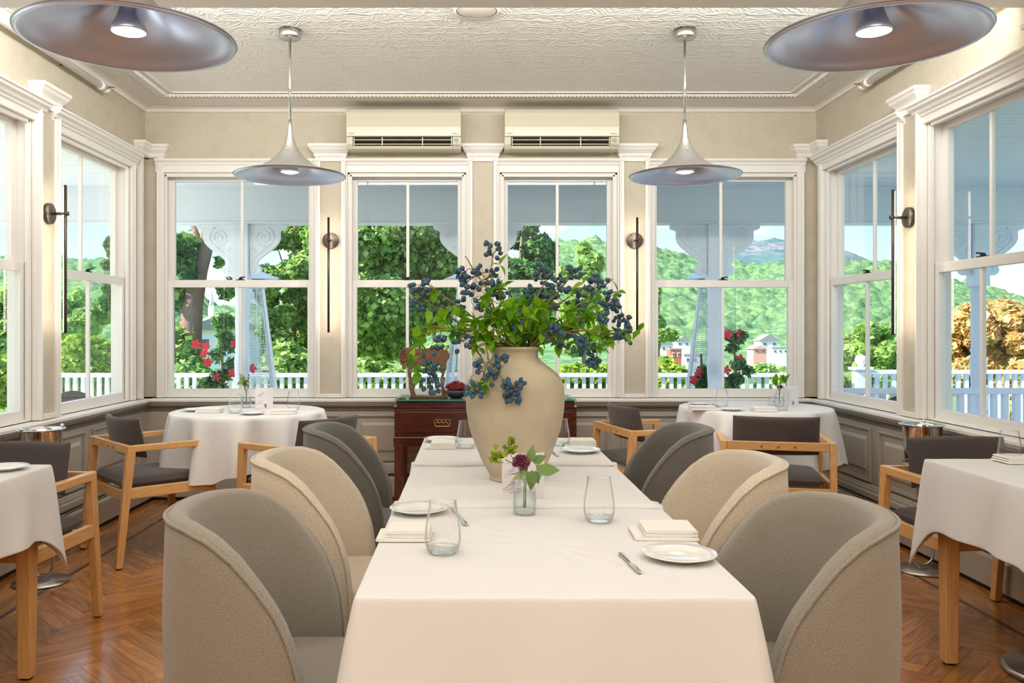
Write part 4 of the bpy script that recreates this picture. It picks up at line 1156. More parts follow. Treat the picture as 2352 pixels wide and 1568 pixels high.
LEAFT = leaf_mesh('leaf_tiny', .016, .006, M['leaf'])
def inst(me, name, parent, loc, d, roll=0, s=1.0):
    o = link(name, me, parent); o.location = loc
    q = Vector(d).normalized().to_track_quat('X', 'Z'); o.rotation_mode = 'QUATERNION'
    from mathutils import Quaternion
    o.rotation_quaternion = q @ Quaternion((1, 0, 0), roll); o.scale = (s, s, s)
    return o
def inst2(me, name, parent, loc, d, nrm, s=1.0):
    o = link(name, me, parent); X = Vector(d).normalized(); Z = Vector(nrm); Z = (Z-X*Z.dot(X)).normalized(); Y = Z.cross(X)
    m = Matrix((X, Y, Z)).transposed(); o.location = loc; o.rotation_mode = 'QUATERNION'; o.rotation_quaternion = m.to_quaternion(); o.scale = (s, s, s)
    return o
def petal_ball(c, r, n, m, name, parent, seed=1, flat=1.0):
    rnd = random.Random(seed); k = MB()
    for i in range(n):
        a = i*2.39996; zz = 1-2*(i+.5)/n*.62; rr = math.sqrt(max(0, 1-zz*zz))
        d = Vector((rr*math.cos(a), rr*math.sin(a), zz*flat)).normalized()
        t1 = d.cross(Vector((0, 0, 1))); t1 = t1.normalized() if t1.length > .1 else Vector((1, 0, 0)); t2 = d.cross(t1)
        w = r*.42
        base = Vector(c)+d*r*.35
        tip = Vector(c)+Vector((d.x, d.y, d.z*flat))*r*rnd.uniform(.9, 1.08)
        k._add([base-t1*w*.5, base+t1*w*.5, tip+t1*w+t2*w*.25, tip+t2*w*.7+d*r*.05, tip-t1*w+t2*w*.25], [(0, 1, 2, 3, 4)], True)
    k.lathe([(0, -r*.7), (r*.5, -r*.45), (r*.72, 0), (r*.6, r*.4), (0, r*.6)], 12, c)
    return k.build(name, m, parent, fix=False)
VX, VY = (1205-CX)/F*2.215, 2.215
bud_vase('small clear bud vase at the middle of the near table', (VX, VY, ZT+.0), 1.0)
fl = thing('flower_sprig', 'magenta carnation with trailing sage leaves in the near bud vase', 'flowers', (VX, VY, ZT+.015))
# carnation head
hx = (-.010, -.012, .120)
petal_ball(hx, .022, 60, M['carnation'], 'blossom', fl, 3)
MB().tube([(0, 0, 0), (.004, 0, .06), (-.004, 0, .095), hx], .0013, 6).build('stem', M['stem_green'], fl)
yg = thing('flower_sprig', 'yellow-green sprig leaning left in the near bud vase', 'flowers', (VX, VY, ZT+.015))
rnd = random.Random(5)
MB().tube([(.004, .004, 0), (0, .005, .08), (-.02, .008, .108), (-.05, .008, .125)], .0012, 6).build('stem', M['stem_green'], yg)
MB().tube([(-.02, .008, .108), (-.035, .009, .135), (-.042, .01, .165)], .001, 6).build('stem', M['stem_green'], yg)
for i in range(42):
    bx, by, bz = rnd.choice([(-.078, .008, .145), (-.074, .008, .122), (-.060, .008, .137), (-.050, .01, .145), (-.040, .01, .172), (-.036, .01, .160), (-.034, .01, .148)])
    inst(LEAFY, 'leaf', yg, (bx+rnd.uniform(-.008, .008), by+rnd.uniform(-.006, .006), bz+rnd.uniform(-.008, .008)), (rnd.uniform(-1, 1), rnd.uniform(-1, 1), rnd.uniform(-.6, 1)), rnd.uniform(0, 6), rnd.uniform(1.1, 1.7))
sg = thing('leafy_sprig', 'cream-edged sage leaf sprig drooping right from the near bud vase', 'flowers', (VX, VY, ZT+.015))
MB().tube([(-.003, -.002, 0), (0, 0, .09), (.018, 0, .125), (.04, -.004, .10), (.05, -.006, .085)], .0013, 6).build('stem', M['stem_green'], sg)
for p, d, s, rl in (((.012, -.004, .120), (.25, -.3, 1), .95, .4), ((.022, 0, .118), (1, .1, .6), .9, .2), ((.030, .002, .112), (.5, .2, -.6), 1.0, 0), ((.034, -.006, .100), (1, -.1, .05), 1.25, .3), ((.018, -.012, .100), (.0, -.35, -1), 1.1, 1.57),
                    ((.012, -.008, .092), (-1, -.2, -.15), 1.0, 0), ((.026, -.01, .098), (.3, -.1, -1), .8, 1.2), ((.006, -.006, .088), (-.15, -.1, -1), .7, 1.5), ((.0, 0, .115), (-.2, -.2, -1), .8, 1.3)):
    inst2(LEAFS, 'leaf', sg, p, d, (.15*math.sin(rl*5), -1, .45+.3*math.cos(rl*7)), s*1.25)

def menu_card(label, x, y, rz, w, h, z=None, near=False):
    z = ZT if z is None else z
    t = thing('menu_card', label, 'menu card', (x, y, z), rz, 'folded white menu cards')
    for s, a in ((-1, .12), (1, .12)):
        pass
    MB().hexa([(-w/2, 0, 0), (w/2, 0, 0), (w/2, .0008, 0), (-w/2, .0008, 0), (-w/2, .0, h), (w/2, .0, h), (w/2, .0008, h), (-w/2, .0008, h)]).build('front_leaf', M['paper'], t)
    MB().hexa([(w/2, 0, 0), (w/2+w*.45, w*.35, 0), (w/2+w*.45, w*.35+.0008, 0), (w/2, .0008, 0), (w/2, 0, h), (w/2+w*.45, w*.35, h), (w/2+w*.45, w*.35+.0008, h), (w/2, .0008, h)]).build('back_leaf', M['paper'], t)
    # ink drawing: fine sweeping feather strokes
    k = MB(); rn = random.Random(int(w*1e4)+int(abs(x)*100))
    for i in range(26 if near else 12):
        z0 = rn.uniform(.15, .78)*h; x0 = rn.uniform(-.48, -.1)*w; L = rn.uniform(.25, .6)*w
        pts = [(x0+L*f, -.0006, z0+h*(.14*f*f*rn.uniform(.6, 1.6)+.012*math.sin(f*5+i))) for f in (0, .2, .4, .6, .8, 1)]
        for p, q in zip(pts, pts[1:]):
            th = .0007 if near else .0009
            k._add([(p[0], p[1], p[2]), (q[0], q[1], q[2]), (q[0], q[1], q[2]+th), (p[0], p[1], p[2]+th)], [(0, 1, 2, 3)])
    if near:
        for i in range(9):
            k._add([(w*(.16+.03*i), -.0006, h*(.99)), (w*(.165+.03*i), -.0006, h*.99), (w*.485, -.0006, h*(.78+.02*i)), (w*.48, -.0006, h*(.775+.02*i))], [(0, 1, 2, 3)])
    k.build('line_drawing', M['ink'], t, fix=False)
    if not near:
        MB().box((w*.26, -.0012, h*.045), (w*.44, -.0004, h*.20)).build('logo_square', mat('logo_brown', srgb(70, 34, 30), .6), t)
        text('N', h*.17, (w*.275, -.0013, h*.06), t, M['paper'], 'logo_letter')
    return t
menu_card('white menu card standing behind the near bud vase', (1186-CX)/F*2.36, 2.36, math.radians(-7), .080, .132, z=TOP+.010, near=True)

# tableware of the round tables
ZR = TOP+.003
def rt(px, py): return gp(px, py, ZR)
tumbler('water glass on the left round table, left of the flowers', 540, 948, ZR)
tumbler('water glass on the left round table, right of the menu card', 674, 940, ZR)
plate('white plate at the front of the left round table', 580, 951, ZR, .072)
plate('white plate at the left rim of the left round table', 447, 943, ZR, .072, d=5.04)
napkin('folded napkin at the left of the left round table', 483, 947, 0, ZR, .15, .10, d=4.98, split=False)
napkin('folded napkin at the right of the left round table', 652, 949, math.radians(8), ZR, .15, .09, split=False)
def small_bunch(label, vlabel, px, py, seed, spiky=False):
    d = (EYE-ZR)*F/(py-CY); x = (px-CX)/F*d
    bud_vase(vlabel, (x, d, ZR), 1.0)
    t = thing('flower_sprig', label, 'flowers', (x, d, ZR+.015)); rn = random.Random(seed)
    for i in range(7):
        a = rn.uniform(0, 6.28); r = rn.uniform(.02, .055); h = rn.uniform(.13, .185)
        sx = math.cos(a)*r; sy = math.sin(a)*r
        MB().tube([(0, 0, 0), (sx*.12, sy*.12, .085), (sx, sy, h)], .0013, 5).build('stem', M['stem_green'], t)
        for q in range(7):
            f = rn.uniform(.45, 1); p = (sx*f, sy*f, .085+(h-.085)*f)
            if spiky: inst(LEAFT, 'leaf', t, p, (sx*8+rn.uniform(-.4, .4), sy*8+rn.uniform(-.4, .4), 1.1), rn.uniform(0, 6), rn.uniform(1.2, 2.2))
            else: inst(rn.choice([LEAFS, LEAFY, LEAFT]), 'leaf', t, p, (rn.uniform(-1, 1), rn.uniform(-1, 1), rn.uniform(-.5, .8)), rn.uniform(0, 6), rn.uniform(.8, 1.3))
    petal_ball((-.012, -.01, .135) if not spiky else (.006, -.01, .105), .015, 30, M['carnation'], 'blossom', t, seed)
small_bunch('small green bunch with a dark red bloom on the left round table', 'clear bud vase on the left round table', 566, 935, 11)
menu_card('folded menu card on the left round table', (600-CX)/F*5.22, 5.22, math.radians(8), .072, .125, ZR)
tumbler('water glass on the right round table, left side', 1658, 934, ZR)
tumbler('water glass on the right round table, before the flowers', 1795, 941, ZR)
plate('white plate at the front of the right round table', 1680, 942, ZR, .072)
plate('white plate at the left rim of the right round table', 1607, 929, ZR, .072)
napkin('folded napkin at the left of the right round table', 1612, 934, math.radians(-6), ZR, .15, .09, d=5.12, split=False)
napkin('folded napkin at the front of the right round table', 1754, 944, 0, ZR, .14, .09, d=5.05, split=False)
knife('butter knife beside the left glass on the right round table', rt(1650, 934), rt(1636, 926), ZR)
small_bunch('spiky green and pink bunch on the right round table', 'clear bud vase on the right round table', 1790, 932, 21, True)
menu_card('folded menu card on the right round table', (1812-CX)/F*5.42, 5.42, math.radians(-4), .072, .125, ZR)
cd = thing('candle_glass', 'small thick glass candle holder on the right round table', 'candle holder', gp(1774, 930, ZR)+(ZR,))
k = MB().lathe([(.020, 0), (.024, .002), (.0255, .01), (.024, .035), (.022, .042), (.0245, .052), (.0245, .056), (.0225, .056), (.0205, .044), (.022, .02), (0, .016)], 28); k.build('holder', M['glass_thick'], cd, fix=False)
MB().lathe([(0, .017), (.019, .018), (.019, .03), (0, .031)], 20).build('tealight', M['ceramic'], cd)
# square side tables
plate('white plate on the square table at the left edge', 10, 1070, ZR-.001, d=2.93)
tumbler('water glass on the square table at the right edge', 2319, 1058, ZR-.001)
napkin('folded napkin on the square table at the right edge', 2335, 1048, 0, ZR-.001, .13, .10, d=3.10, split=False)

# ================================================================= SIDEBOARD
sbx, sby = .0875, 5.90
sb = thing('sideboard', 'dark mahogany sideboard on tall legs under the centre windows', 'sideboard', (sbx, sby, 0))
SW, SD = .608, .235
MB().box((-SW+.012, -SD+.012, .715), (SW-.012, SD, .757)).build('top_tier', M['mahogany'], sb, bevel=.002)
MB().sweep([(-SD-.004, .716), (-SD-.004, .708), (-SD+.004, .700), (SD, .700), (SD, .716)], (-SW-.004, SW+.004), lambda u, v, z: (u, v, z)).build('cornice_moulding', M['mahogany'], sb)
MB().box((-SW, -SD, .515), (SW, SD, .700)).build('drawer_case', M['mahogany'], sb, bevel=.003)
for i, (a, b) in enumerate(((-SW+.035, -.004), (.004, SW-.035))):
    dr = MB().box((a, -SD-.006, .545), (b, -SD+.01, .682)).build('drawer', M['mahogany'], sb, bevel=.004)
    c = (a+b)/2+(-.0)
    k = MB(); k.box((c-.055, -SD-.009, .628), (c+.055, -SD-.006, .634)); k.box((c-.055, -SD-.009, .600), (c-.050, -SD-.006, .634)); k.box((c+.050, -SD-.009, .600), (c+.055, -SD-.006, .634))
    for q in (-.03, 0, .03): k.lathe([(0, -.003), (.010, -.002), (.010, .002), (0, .003)], 12, (c+q, -SD-.008, .612))
    k.tube([(c-.038+.0038*i2, -SD-.010, .614+.010*math.sin(i2*.9)) for i2 in range(21)], .0022, 6)
    k.build('handle_plate', M['brass'], dr)
    MB().tube([(c-.047, -SD-.008, .612), (c-.047, -SD-.018, .594), (c-.045, -SD-.020, .588), (c+.045, -SD-.020, .588), (c+.047, -SD-.018, .594), (c+.047, -SD-.008, .612)], .0028, 8).build('handle', M['brass'], dr)
MB().sweep([(-SD-.008, .515), (-SD-.010, .508), (-SD-.002, .500), (-SD, .450), (-SD+.02, .450), (-SD+.02, .515)], (-SW-.006, SW+.006), lambda u, v, z: (u, v, z)).build('lower_rail', M['mahogany'], sb)
for sx in (-1, 1):
    MB().box((min(sx*SW, sx*(SW-.02)), -SD+.03, .455), (max(sx*SW, sx*(SW-.02)), SD-.03, .515)).build('side_rail', M['mahogany'], sb)
    for sy in (-1, 1):
        x0 = sx*SW; x1 = sx*(SW-.052); y0 = sy*SD; y1 = sy*(SD-.052)
        MB().box((min(x0, x1), min(y0, y1), 0), (max(x0, x1), max(y0, y1), .505)).build('leg', M['mahogany_z'], sb, bevel=.004)
gt = MB().box((-SW+.0, -SD-.005, 0), (SW-.0, SD+.0, .007)).build('glass_top', M['green_glass'], bevel=.001)
gt.location = (sbx, sby, .757); tag(gt, 'green-edged glass sheet lying on the dark sideboard', 'glass top')
k = MB().box((-SW, -SD-.0055, -.0065), (SW, -SD-.0045, .0065)); 
ed = MB().box((-SW+.001, -SD-.0058, .0005), (SW-.001, -SD-.0050, .0065)).build('polished_edge', mat('glass_edge', srgb(70, 160, 146), .15, spec=.8), gt)
ZS = .7643
# carved ram silhouette
def extrude(poly, y0, y1, name, m, parent, bevel=.003):
    n_ = len(poly); k = MB()
    k._add([(x, y0, z) for x, z in poly]+[(x, y1, z) for x, z in poly], [tuple(range(n_)), tuple(range(2*n_-1, n_-1, -1))]+[(i, (i+1) % n_, n_+(i+1) % n_, n_+i) for i in range(n_)])
    return k.build(name, m, parent, bevel=bevel)
dr_ = 5.85; sc = dr_/F
ram = thing('carved_ram', 'carved wooden ram figure standing on the glass sideboard top', 'figurine', ((977-CX)*sc, dr_, ZS))
def zp(px, py): return ((900+px/5.6-977)*sc, (908.5-(780+py/5.6))*sc)
body = [(150, 92), (200, 80), (300, 92), (400, 95), (500, 82), (620, 88), (700, 110), (745, 160), (740, 215), (705, 260), (690, 330), (680, 420), (650, 500), (660, 560), (700, 660), (700, 690), (640, 690), (632, 560), (625, 480), (640, 420), (630, 330), (600, 285), (480, 300), (380, 310), (300, 320), (262, 360), (250, 430), (262, 520), (280, 600), (310, 690), (245, 690), (222, 600), (215, 470), (200, 380), (215, 320), (190, 300), (172, 350), (150, 368), (135, 350), (130, 300), (112, 300), (106, 230), (118, 140)]
b_ = extrude([zp(*p) for p in body], -.014, .014, 'ram_body', M['carved'], ram)
k = MB(); pts = []
for i in range(40):
    a = i/39*1.6*2*PI; r = .034*(1-i/50)
    pts.append((zp(160, 190)[0]+r*math.cos(a+1.4), -.018, zp(160, 190)[1]+r*1.35*math.sin(a+1.4)))
k.tube(pts, [.007*(1-i/60) for i in range(40)], 8); k.build('horn', M['carved'], ram)
MB().box((zp(240, 0)[0], -.035, 0), (zp(712, 0)[0], .035, .0125)).build('base_board', M['carved'], ram, bevel=.002)
bw = thing('rose_bowl', 'dark round bowl on the sideboard beside the ram figure', 'bowl', ((1048-CX)*sc, 5.80, ZS))
MB().lathe([(0, 0), (.035, 0), (.055, .012), (.070, .034), (.072, .052), (.068, .055), (.066, .050), (.050, .02), (0, .012)], 40).build('bowl_body', M['bowl'], bw)
for i, (x, y, z, r) in enumerate(((-.038, -.02, .075, .034), (.004, -.035, .078, .034), (.040, -.012, .076, .034), (-.02, .03, .082, .034), (.028, .03, .082, .034), (.002, .0, .092, .036))):
    o = petal_ball((0, 0, 0), r, 46, M['rose'], 'red_rose', None, 10+i, .8); o.location = ((1048-CX)*sc+x, 5.80+y, ZS+z)
    tag(o, 'red rose head %s of the dark bowl on the sideboard' % ('at the left rim', 'at the front rim', 'at the right rim', 'at the back left', 'at the back right', 'on top, in the middle')[i], 'flower', 'red roses in the dark bowl')

# ================================================================= BIG VASE
vy = 2.76; vxc = (1183-CX)/F*vy; q = vy/F
v = thing('ceramic_vase', 'tall sand-coloured plaster vase on the middle table', 'vase', (vxc, vy, TOP+.0015))
prof = [(1113, 0), (1112, 54), (1108, 58), (1100, 60), (1080, 71), (1050, 84), (1000, 102), (960, 110.5), (930, 113.5), (900, 113.5), (880, 110.5), (862, 101), (848, 87), (836, 71), (826, 60), (818, 54), (808, 52.5), (802, 55), (798, 58.5), (793, 57), (794, 51), (806, 48), (830, 50), (900, 100), (1000, 95), (1090, 50), (1095, 0)]
pp = []
for y_, w_ in prof:
    pp.append((w_*q*.995, max(0, (1112-y_)*q*1.0)*.995))
H = EYE-(796-757)*q-(TOP+.0015)
mxz = max(z for r, z in pp); pp = [(r, z*H/mxz) for r, z in pp]
# refine the outline with a spline
def refine(p, n=5):
    out = []
    for i in range(len(p)-1):
        p0 = p[max(i-1, 0)]; p1 = p[i]; p2 = p[i+1]; p3 = p[min(i+2, len(p)-1)]
        for j in range(n):
            t = j/n
            out.append(tuple(max(0, .5*((2*p1[a])+(-p0[a]+p2[a])*t+(2*p0[a]-5*p1[a]+4*p2[a]-p3[a])*t*t+(-p0[a]+3*p1[a]-3*p2[a]+p3[a])*t**3)) for a in (0, 1)))
    out.append(p[-1]); return out
MB().lathe(refine(pp, 4), 96).build('vase_body', M['vase'], v)
NECK = Vector((vxc, vy, EYE-(800-757)*q))

# ================================================================= BERRY BRANCHES
BERRY = MB(); BERRY.lathe([(0, -.0082), (.005, -.0072), (.0082, -.0025), (.0085, .002), (.006, .0068), (.0026, .0078), (.0022, .0092), (.0034, .0102), (.0, .0085)], 10)
BERRY_ME = BERRY.mesh('berry', M['berry'])
rb = random.Random(77)
def branch(label, tip, dd, mids=(), clusters=(), leaves=0, whorl=(), nb=9):
    """tip and mids in picture pixels, dd metres in depth from the vase axis"""
    def w(px, py, d_): return Vector(at(px, py, vy+d_))
    root = Vector((vxc+rb.uniform(-.03, .03), vy+rb.uniform(-.03, .03), NECK.z-.10))
    t = thing('berry_branch', label, 'branch', tuple(root), 0, 'blue-berried branches in the big vase')
    neck = Vector((vxc+max(-.05, min(.05, (tip[0]-1183)*q*.25)), vy+max(-.05, min(.05, dd*.4)), NECK.z+.0))
    pts = [root, neck]+[w(*m, dd*(i+1)/(len(mids)+1)) for i, m in enumerate(mids)]+[w(*tip, dd)]
    # smooth curve
    P = []
    for i in range(len(pts)-1):
        p0 = pts[max(i-1, 0)]; p1 = pts[i]; p2 = pts[i+1]; p3 = pts[min(i+2, len(pts)-1)]
        for j in range(8):
            s = j/8; P.append(.5*((2*p1)+(-p0+p2)*s+(2*p0-5*p1+4*p2-p3)*s*s+(-p0+3*p1-3*p2+p3)*s**3))
    P.append(pts[-1])
    for i in range(9, len(P)-1): P[i] = P[i]+Vector((rb.uniform(-1, 1), rb.uniform(-1, 1), rb.uniform(-1, 1)))*.0022
    k = MB(); loc = [p-root for p in P]; nP = len(loc)
    k.tube(loc, [.0046-.0028*i/nP for i in range(nP)], 7)
    k.build('main_stem', M['stem'], t)
    tw = MB(); cc = 0
    for (cx_, cy_, n_, rad) in clusters:
        n_ = int(n_*1.25)
        c = w(cx_, cy_, dd*.95+rb.uniform(-.02, .02))-root
        near = min(loc[nP//3:], key=lambda p: (p-c).length)
        hub = near+(c-near)*.7
        tw.tube([near, near+(hub-near)*.5+Vector((rb.uniform(-.006, .006), 0, .006)), hub], .0013, 5)
        for i in range(n_):
            d = Vector((rb.uniform(-1, 1), rb.uniform(-.8, .8), rb.uniform(-1, 1))); d = d.normalized()*rad*q*rb.uniform(.35, 1.05)
            p = c+d
            dirv = (p-hub).normalized() if (p-hub).length > 1e-4 else Vector((0, 0, -1))
            tw.tube([hub, hub+(p-hub)*.5+Vector((0, 0, rb.uniform(-.003, .005))), p-dirv*.006], .0007, 4, cap=False)
            o = link('berry', BERRY_ME, t); o.location = p; o.rotation_mode = 'QUATERNION'; o.rotation_quaternion = dirv.to_track_quat('Z', 'Y')
            s = rb.uniform(.78, 1.05); o.scale = (s, s, s)
    # curling tendrils
    for i in range(2):
        p = loc[rb.randrange(nP//2, nP-2)]; a0 = rb.uniform(0, 6.28); rr_ = rb.uniform(.012, .024); pts2 = []
        ax = Vector((rb.uniform(-1, 1), 0, rb.uniform(-.2, 1))).normalized()
        for j in range(13):
            a = j/12*rb.uniform(3.5, 4.2); pts2.append(p+ax*.045*j/12+Vector((math.cos(a+a0)-math.cos(a0), .3*math.sin(a), math.sin(a+a0)-math.sin(a0)))*rr_)
        tw.tube(pts2, .0008, 5)
    tw.build('twigs', M['stem_dark'], t, fix=False)['kind'] = 'stuff'
    wh = list(whorl)
    for i in range(leaves):
        f = rb.uniform(.35, .98); p = P[int(f*(nP-1))]; wh.append((CX+p.x/p.y*F+rb.uniform(-10, 10), CY-(p.z-EYE)/p.y*F+rb.uniform(-10, 10)))
    for (lx, ly) in wh:
        c = w(lx, ly, dd*.8+rb.uniform(-.03, .03))-root
        base = Vector((rb.uniform(-1, 1), rb.uniform(-1, .2), rb.uniform(-.7, 1))).normalized()
        u1 = base.cross(Vector((0, 0, 1))).normalized(); u2 = base.cross(u1)
        nl = rb.choice((3, 4, 5))
        for j in range(nl):
            a = 2*PI*j/nl+rb.uniform(-.3, .3)
            d = (u1*math.cos(a)+u2*math.sin(a))+base*.35
            inst(LEAF, 'leaf', t, c, d, rb.uniform(-.6, .6), rb.uniform(1.05, 1.65))
    return t
branch('berry branch rising to the top tip of the bouquet', (1125, 625), .02, [(1165, 720)], [(1133, 572, 11, 24), (1075, 640, 10, 26)], 1, [(1148, 608)])
branch('berry branch with a bare twig tip, upper left', (1068, 588), .05, [(1130, 690)], [(1120, 640, 14, 34), (1062, 625, 9, 20)], 1)
branch('dense berry branch in the upper centre-left', (1150, 650), -.04, [(1160, 720)], [(1142, 665, 16, 30), (1082, 665, 10, 24)], 1, [(1160, 655)])
branch('berry branch reaching to the upper left rim', (985, 655), -.02, [(1100, 740)], [(965, 655, 13, 28), (958, 700, 8, 22)], 1, [(985, 712)])
branch('thick branch slanting left below the upper left one', (950, 672), .06, [(1060, 745)], [(1010, 728, 12, 26), (1052, 700, 10, 20)], 1)
branch('berry branch low on the left above the ram figure', (975, 752), -.06, [(1090, 775), (1010, 752)], [(1010, 790, 9, 20), (1062, 790, 14, 30)], 1, [(955, 775), (950, 832), (1050, 755)])
branch('drooping berry branch in front of the ram figure', (968, 815), -.10, [(1080, 760), (985, 765)], [(988, 842, 16, 30), (995, 885, 10, 26)], 0, [(945, 825), (960, 855), (968, 790)])
branch('berry branch upright just right of centre', (1262, 632), .03, [(1215, 720)], [(1245, 630, 12, 28), (1215, 672, 12, 26)], 1)
branch('densest berry branch, upper right of centre', (1320, 625), -.02, [(1250, 710)], [(1285, 655, 20, 36), (1318, 628, 8, 20)], 1)
branch('berry branch in the middle right of the bouquet', (1345, 655), .06, [(1260, 720)], [(1255, 690, 14, 30), (1330, 690, 12, 26)], 1, [(1340, 650)])
branch('long curved branch reaching the upper right rim', (1408, 640), -.03, [(1290, 730)], [(1370, 650, 14, 26), (1402, 690, 12, 26)], 1, [(1418, 670)])
branch('berry branch out to the far right side', (1425, 700), .05, [(1300, 745)], [(1405, 700, 10, 22), (1432, 735, 14, 24)], 1)
branch('lowest right branch ending in leaves by the sconce', (1470, 765), -.05, [(1310, 760), (1400, 765)], [(1432, 770, 14, 26), (1385, 730, 6, 16)], 0, [(1470, 758), (1440, 765), (1410, 760), (1360, 770)])
branch('drooping branch low on the right of the vase', (1372, 810), .03, [(1280, 755), (1335, 770)], [(1345, 800, 14, 26), (1368, 835, 12, 22), (1300, 775, 12, 28)], 1, [(1380, 800)])
branch('berry branch low and right of the vase mouth', (1320, 768), -.06, [(1260, 760)], [(1275, 762, 14, 28), (1330, 785, 12, 24)], 1)
branch('branch hanging over the front of the vase', (1165, 885), -.175, [(1120, 770), (1125, 830)], [(1180, 895, 22, 32), (1130, 862, 8, 20), (1165, 912, 6, 12), (1150, 830, 8, 20)], 0, [(1112, 880)])
branch('branch hanging down the front left of the vase', (1095, 895), -.17, [(1085, 780), (1115, 840)], [(1088, 895, 10, 22), (1095, 845, 7, 20)], 0, [(1105, 885), (1130, 790)])
branch('short berry spray in the middle front of the bouquet', (1185, 745), -.10, [(1185, 770)], [(1190, 748, 8, 16), (1108, 705, 8, 20)], 1, [(1165, 765)])
# leafy stems filling the centre
fill = [(1115, 690), (1140, 722), (1166, 700), (1190, 735), (1085, 735), (1105, 760), (1130, 775), (1150, 740), (1215, 725), (1238, 705), (1262, 735), (1290, 750), (1245, 765), (1215, 770), (1175, 780), (1160, 720), (1200, 700), (1305, 720), (1120, 740), (1180, 705), (1228, 745), (1145, 790), (1270, 700), (1060, 755), (1320, 745), (1195, 785), (1230, 790)]
def leafy(label, spots, dd):
    root = Vector((vxc+dd*.1, vy+dd*.2, NECK.z-.08)); t = thing('leafy_branch', label, 'stem', tuple(root), 0, 'leafy stems in the big vase')
    k = MB()
    for (lx, ly) in spots:
        d0 = dd+rb.uniform(-.05, .05); c = Vector(at(lx, ly, vy+d0))-root
        nk = Vector((max(-.045, min(.045, c.x*.4)), dd*.2, .085))
        k.tube([(0, 0, 0), nk, nk+(c-nk)*.55+Vector((0, 0, .01)), c], [.002, .002, .0016, .001], 6)
        for q_ in range(2):
            cc_ = c+Vector((rb.uniform(-.014, .014), rb.uniform(-.014, .014), rb.uniform(-.012, .012)))
            base = Vector((rb.uniform(-.7, .7), rb.uniform(-1.2, -.1), rb.uniform(-.2, 1))).normalized()
            u1 = base.cross(Vector((0, 0, 1))).normalized(); u2 = base.cross(u1); nl = rb.choice((4, 5))
            for j in range(nl):
                a = 2*PI*j/nl+rb.uniform(-.3, .3)
                inst(LEAF, 'leaf', t, cc_, u1*math.cos(a)+u2*math.sin(a)+base*.4, rb.uniform(-.6, .6), rb.uniform(1.05, 1.65))
    k.build('stem', M['stem_green'], t, fix=False)
leafy('bright green leafy stem at the front of the bouquet centre', fill[0:9]+[(1100, 795), (1040, 765), (1155, 755)], -.09)
leafy('bright green leafy stem in the heart of the bouquet', fill[9:18]+[(1020, 722), (1350, 735), (1060, 720)], .0)
leafy('bright green leafy stem behind the bouquet centre', fill[18:27]+[(1372, 700), (1395, 768), (1000, 745), (1290, 785)], .07)
gr = thing('grass_tuft', 'thin grass blades sticking out right behind the vase rim', 'grass', (vxc+.035, vy+.045, NECK.z-.06))
k = MB()
for i in range(34):
    a = rb.uniform(-.9, .7); L = rb.uniform(.07, .13); cxx = math.sin(a)*L
    k.tube([(0, 0, 0), (cxx*.2+.008, .0, .055), (cxx*.7+.012, .01, .06+L*.35), (cxx+.016, .015, .06+L*rb.uniform(-.1, .6))], [.0012, .0012, .0009, .0003], 4)
k.build('grass_blades', M['stem_green'], gr, fix=False)['kind'] = 'stuff'

# ================================================================= ICE BUCKETS
def bucket_stand(label, blabel, x, y, rz=0):
    t = thing('bucket_stand', label, 'stand', (x, y, 0), rz, 'wine bucket floor stands')
    MB().lathe([(0, 0), (.128, 0), (.131, .004), (.130, .009), (.02, .012), (0, .012)], 56).build('base_disc', M['satin'], t)
    for s in (-.012, .012): MB().tube([(s, 0, .010), (s, 0, .034)], .0045, 10).build('socket', M['satin'], t)
    pts = [(-.045, 0, .066), (-.03, 0, .040), (0, 0, .028), (.035, 0, .040), (.055, 0, .075), (.055, 0, .14), (.02, .0, .26), (-.02, 0, .38), (-.02, 0, .47), (0, 0, .53)]
    P = []
    for i in range(len(pts)-1):
        p0, p1, p2, p3 = [Vector(pts[max(0, min(len(pts)-1, i+j))]) for j in (-1, 0, 1, 2)]
        for j in range(5):
            s = j/5; P.append(.5*((2*p1)+(-p0+p2)*s+(2*p0-5*p1+4*p2-p3)*s*s+(-p0+3*p1-3*p2+p3)*s**3))
    P.append(Vector(pts[-1])); MB().tube(P, .0065, 10).build('bent_rod', M['satin'], t)
    N = 40; MB().tube([(.098*math.cos(2*PI*i/N), .098*math.sin(2*PI*i/N), .545) for i in range(N+1)], .005, 8, cap=False).build('holder_ring', M['satin'], t)
    MB().tube([(0, 0, .53), (-.098, 0, .545)], .005, 8).build('ring_arm', M['satin'], t); MB().tube([(0, 0, .53), (.098, 0, .545)], .005, 8).build('ring_arm', M['satin'], t)
    b = thing('ice_bucket', blabel, 'wine bucket', (x, y, .551), rz, 'polished steel wine buckets')
    MB().lathe([(0, .0), (.072, 0), (.080, .006), (.088, .10), (.094, .186), (.098, .19), (.107, .192), (.112, .196), (.107, .199), (.096, .197), (.090, .185), (.084, .09), (.074, .012), (0, .008)], 56).build('bucket_body', M['chrome'], b)
    for a in (1.0, 4.3):
        xx, yy = .108*math.cos(a), .108*math.sin(a)
        MB().lathe([(0, -.011), (.007, -.008), (.0105, 0), (.007, .008), (0, .011)], 16, (xx, yy, .203)).build('knob', M['chrome'], b)
    return t
bucket_stand('steel wine bucket stand on the floor by the left wall', 'polished wine bucket on its stand by the left wall', -2.10, 4.135)
bucket_stand('steel wine bucket stand on the floor by the right wall', 'polished wine bucket on its stand by the right wall', 2.30, 4.34)
ps = thing('metal_pedestal', 'round steel pedestal foot at the bottom right corner', 'table', (2.115, 3.02, 0))
MB().lathe([(0, 0), (.198, 0), (.205, .006), (.205, .016), (.19, .024), (.05, .034), (.03, .05), (0, .05)], 56).build('foot_disc', M['satin'], ps)
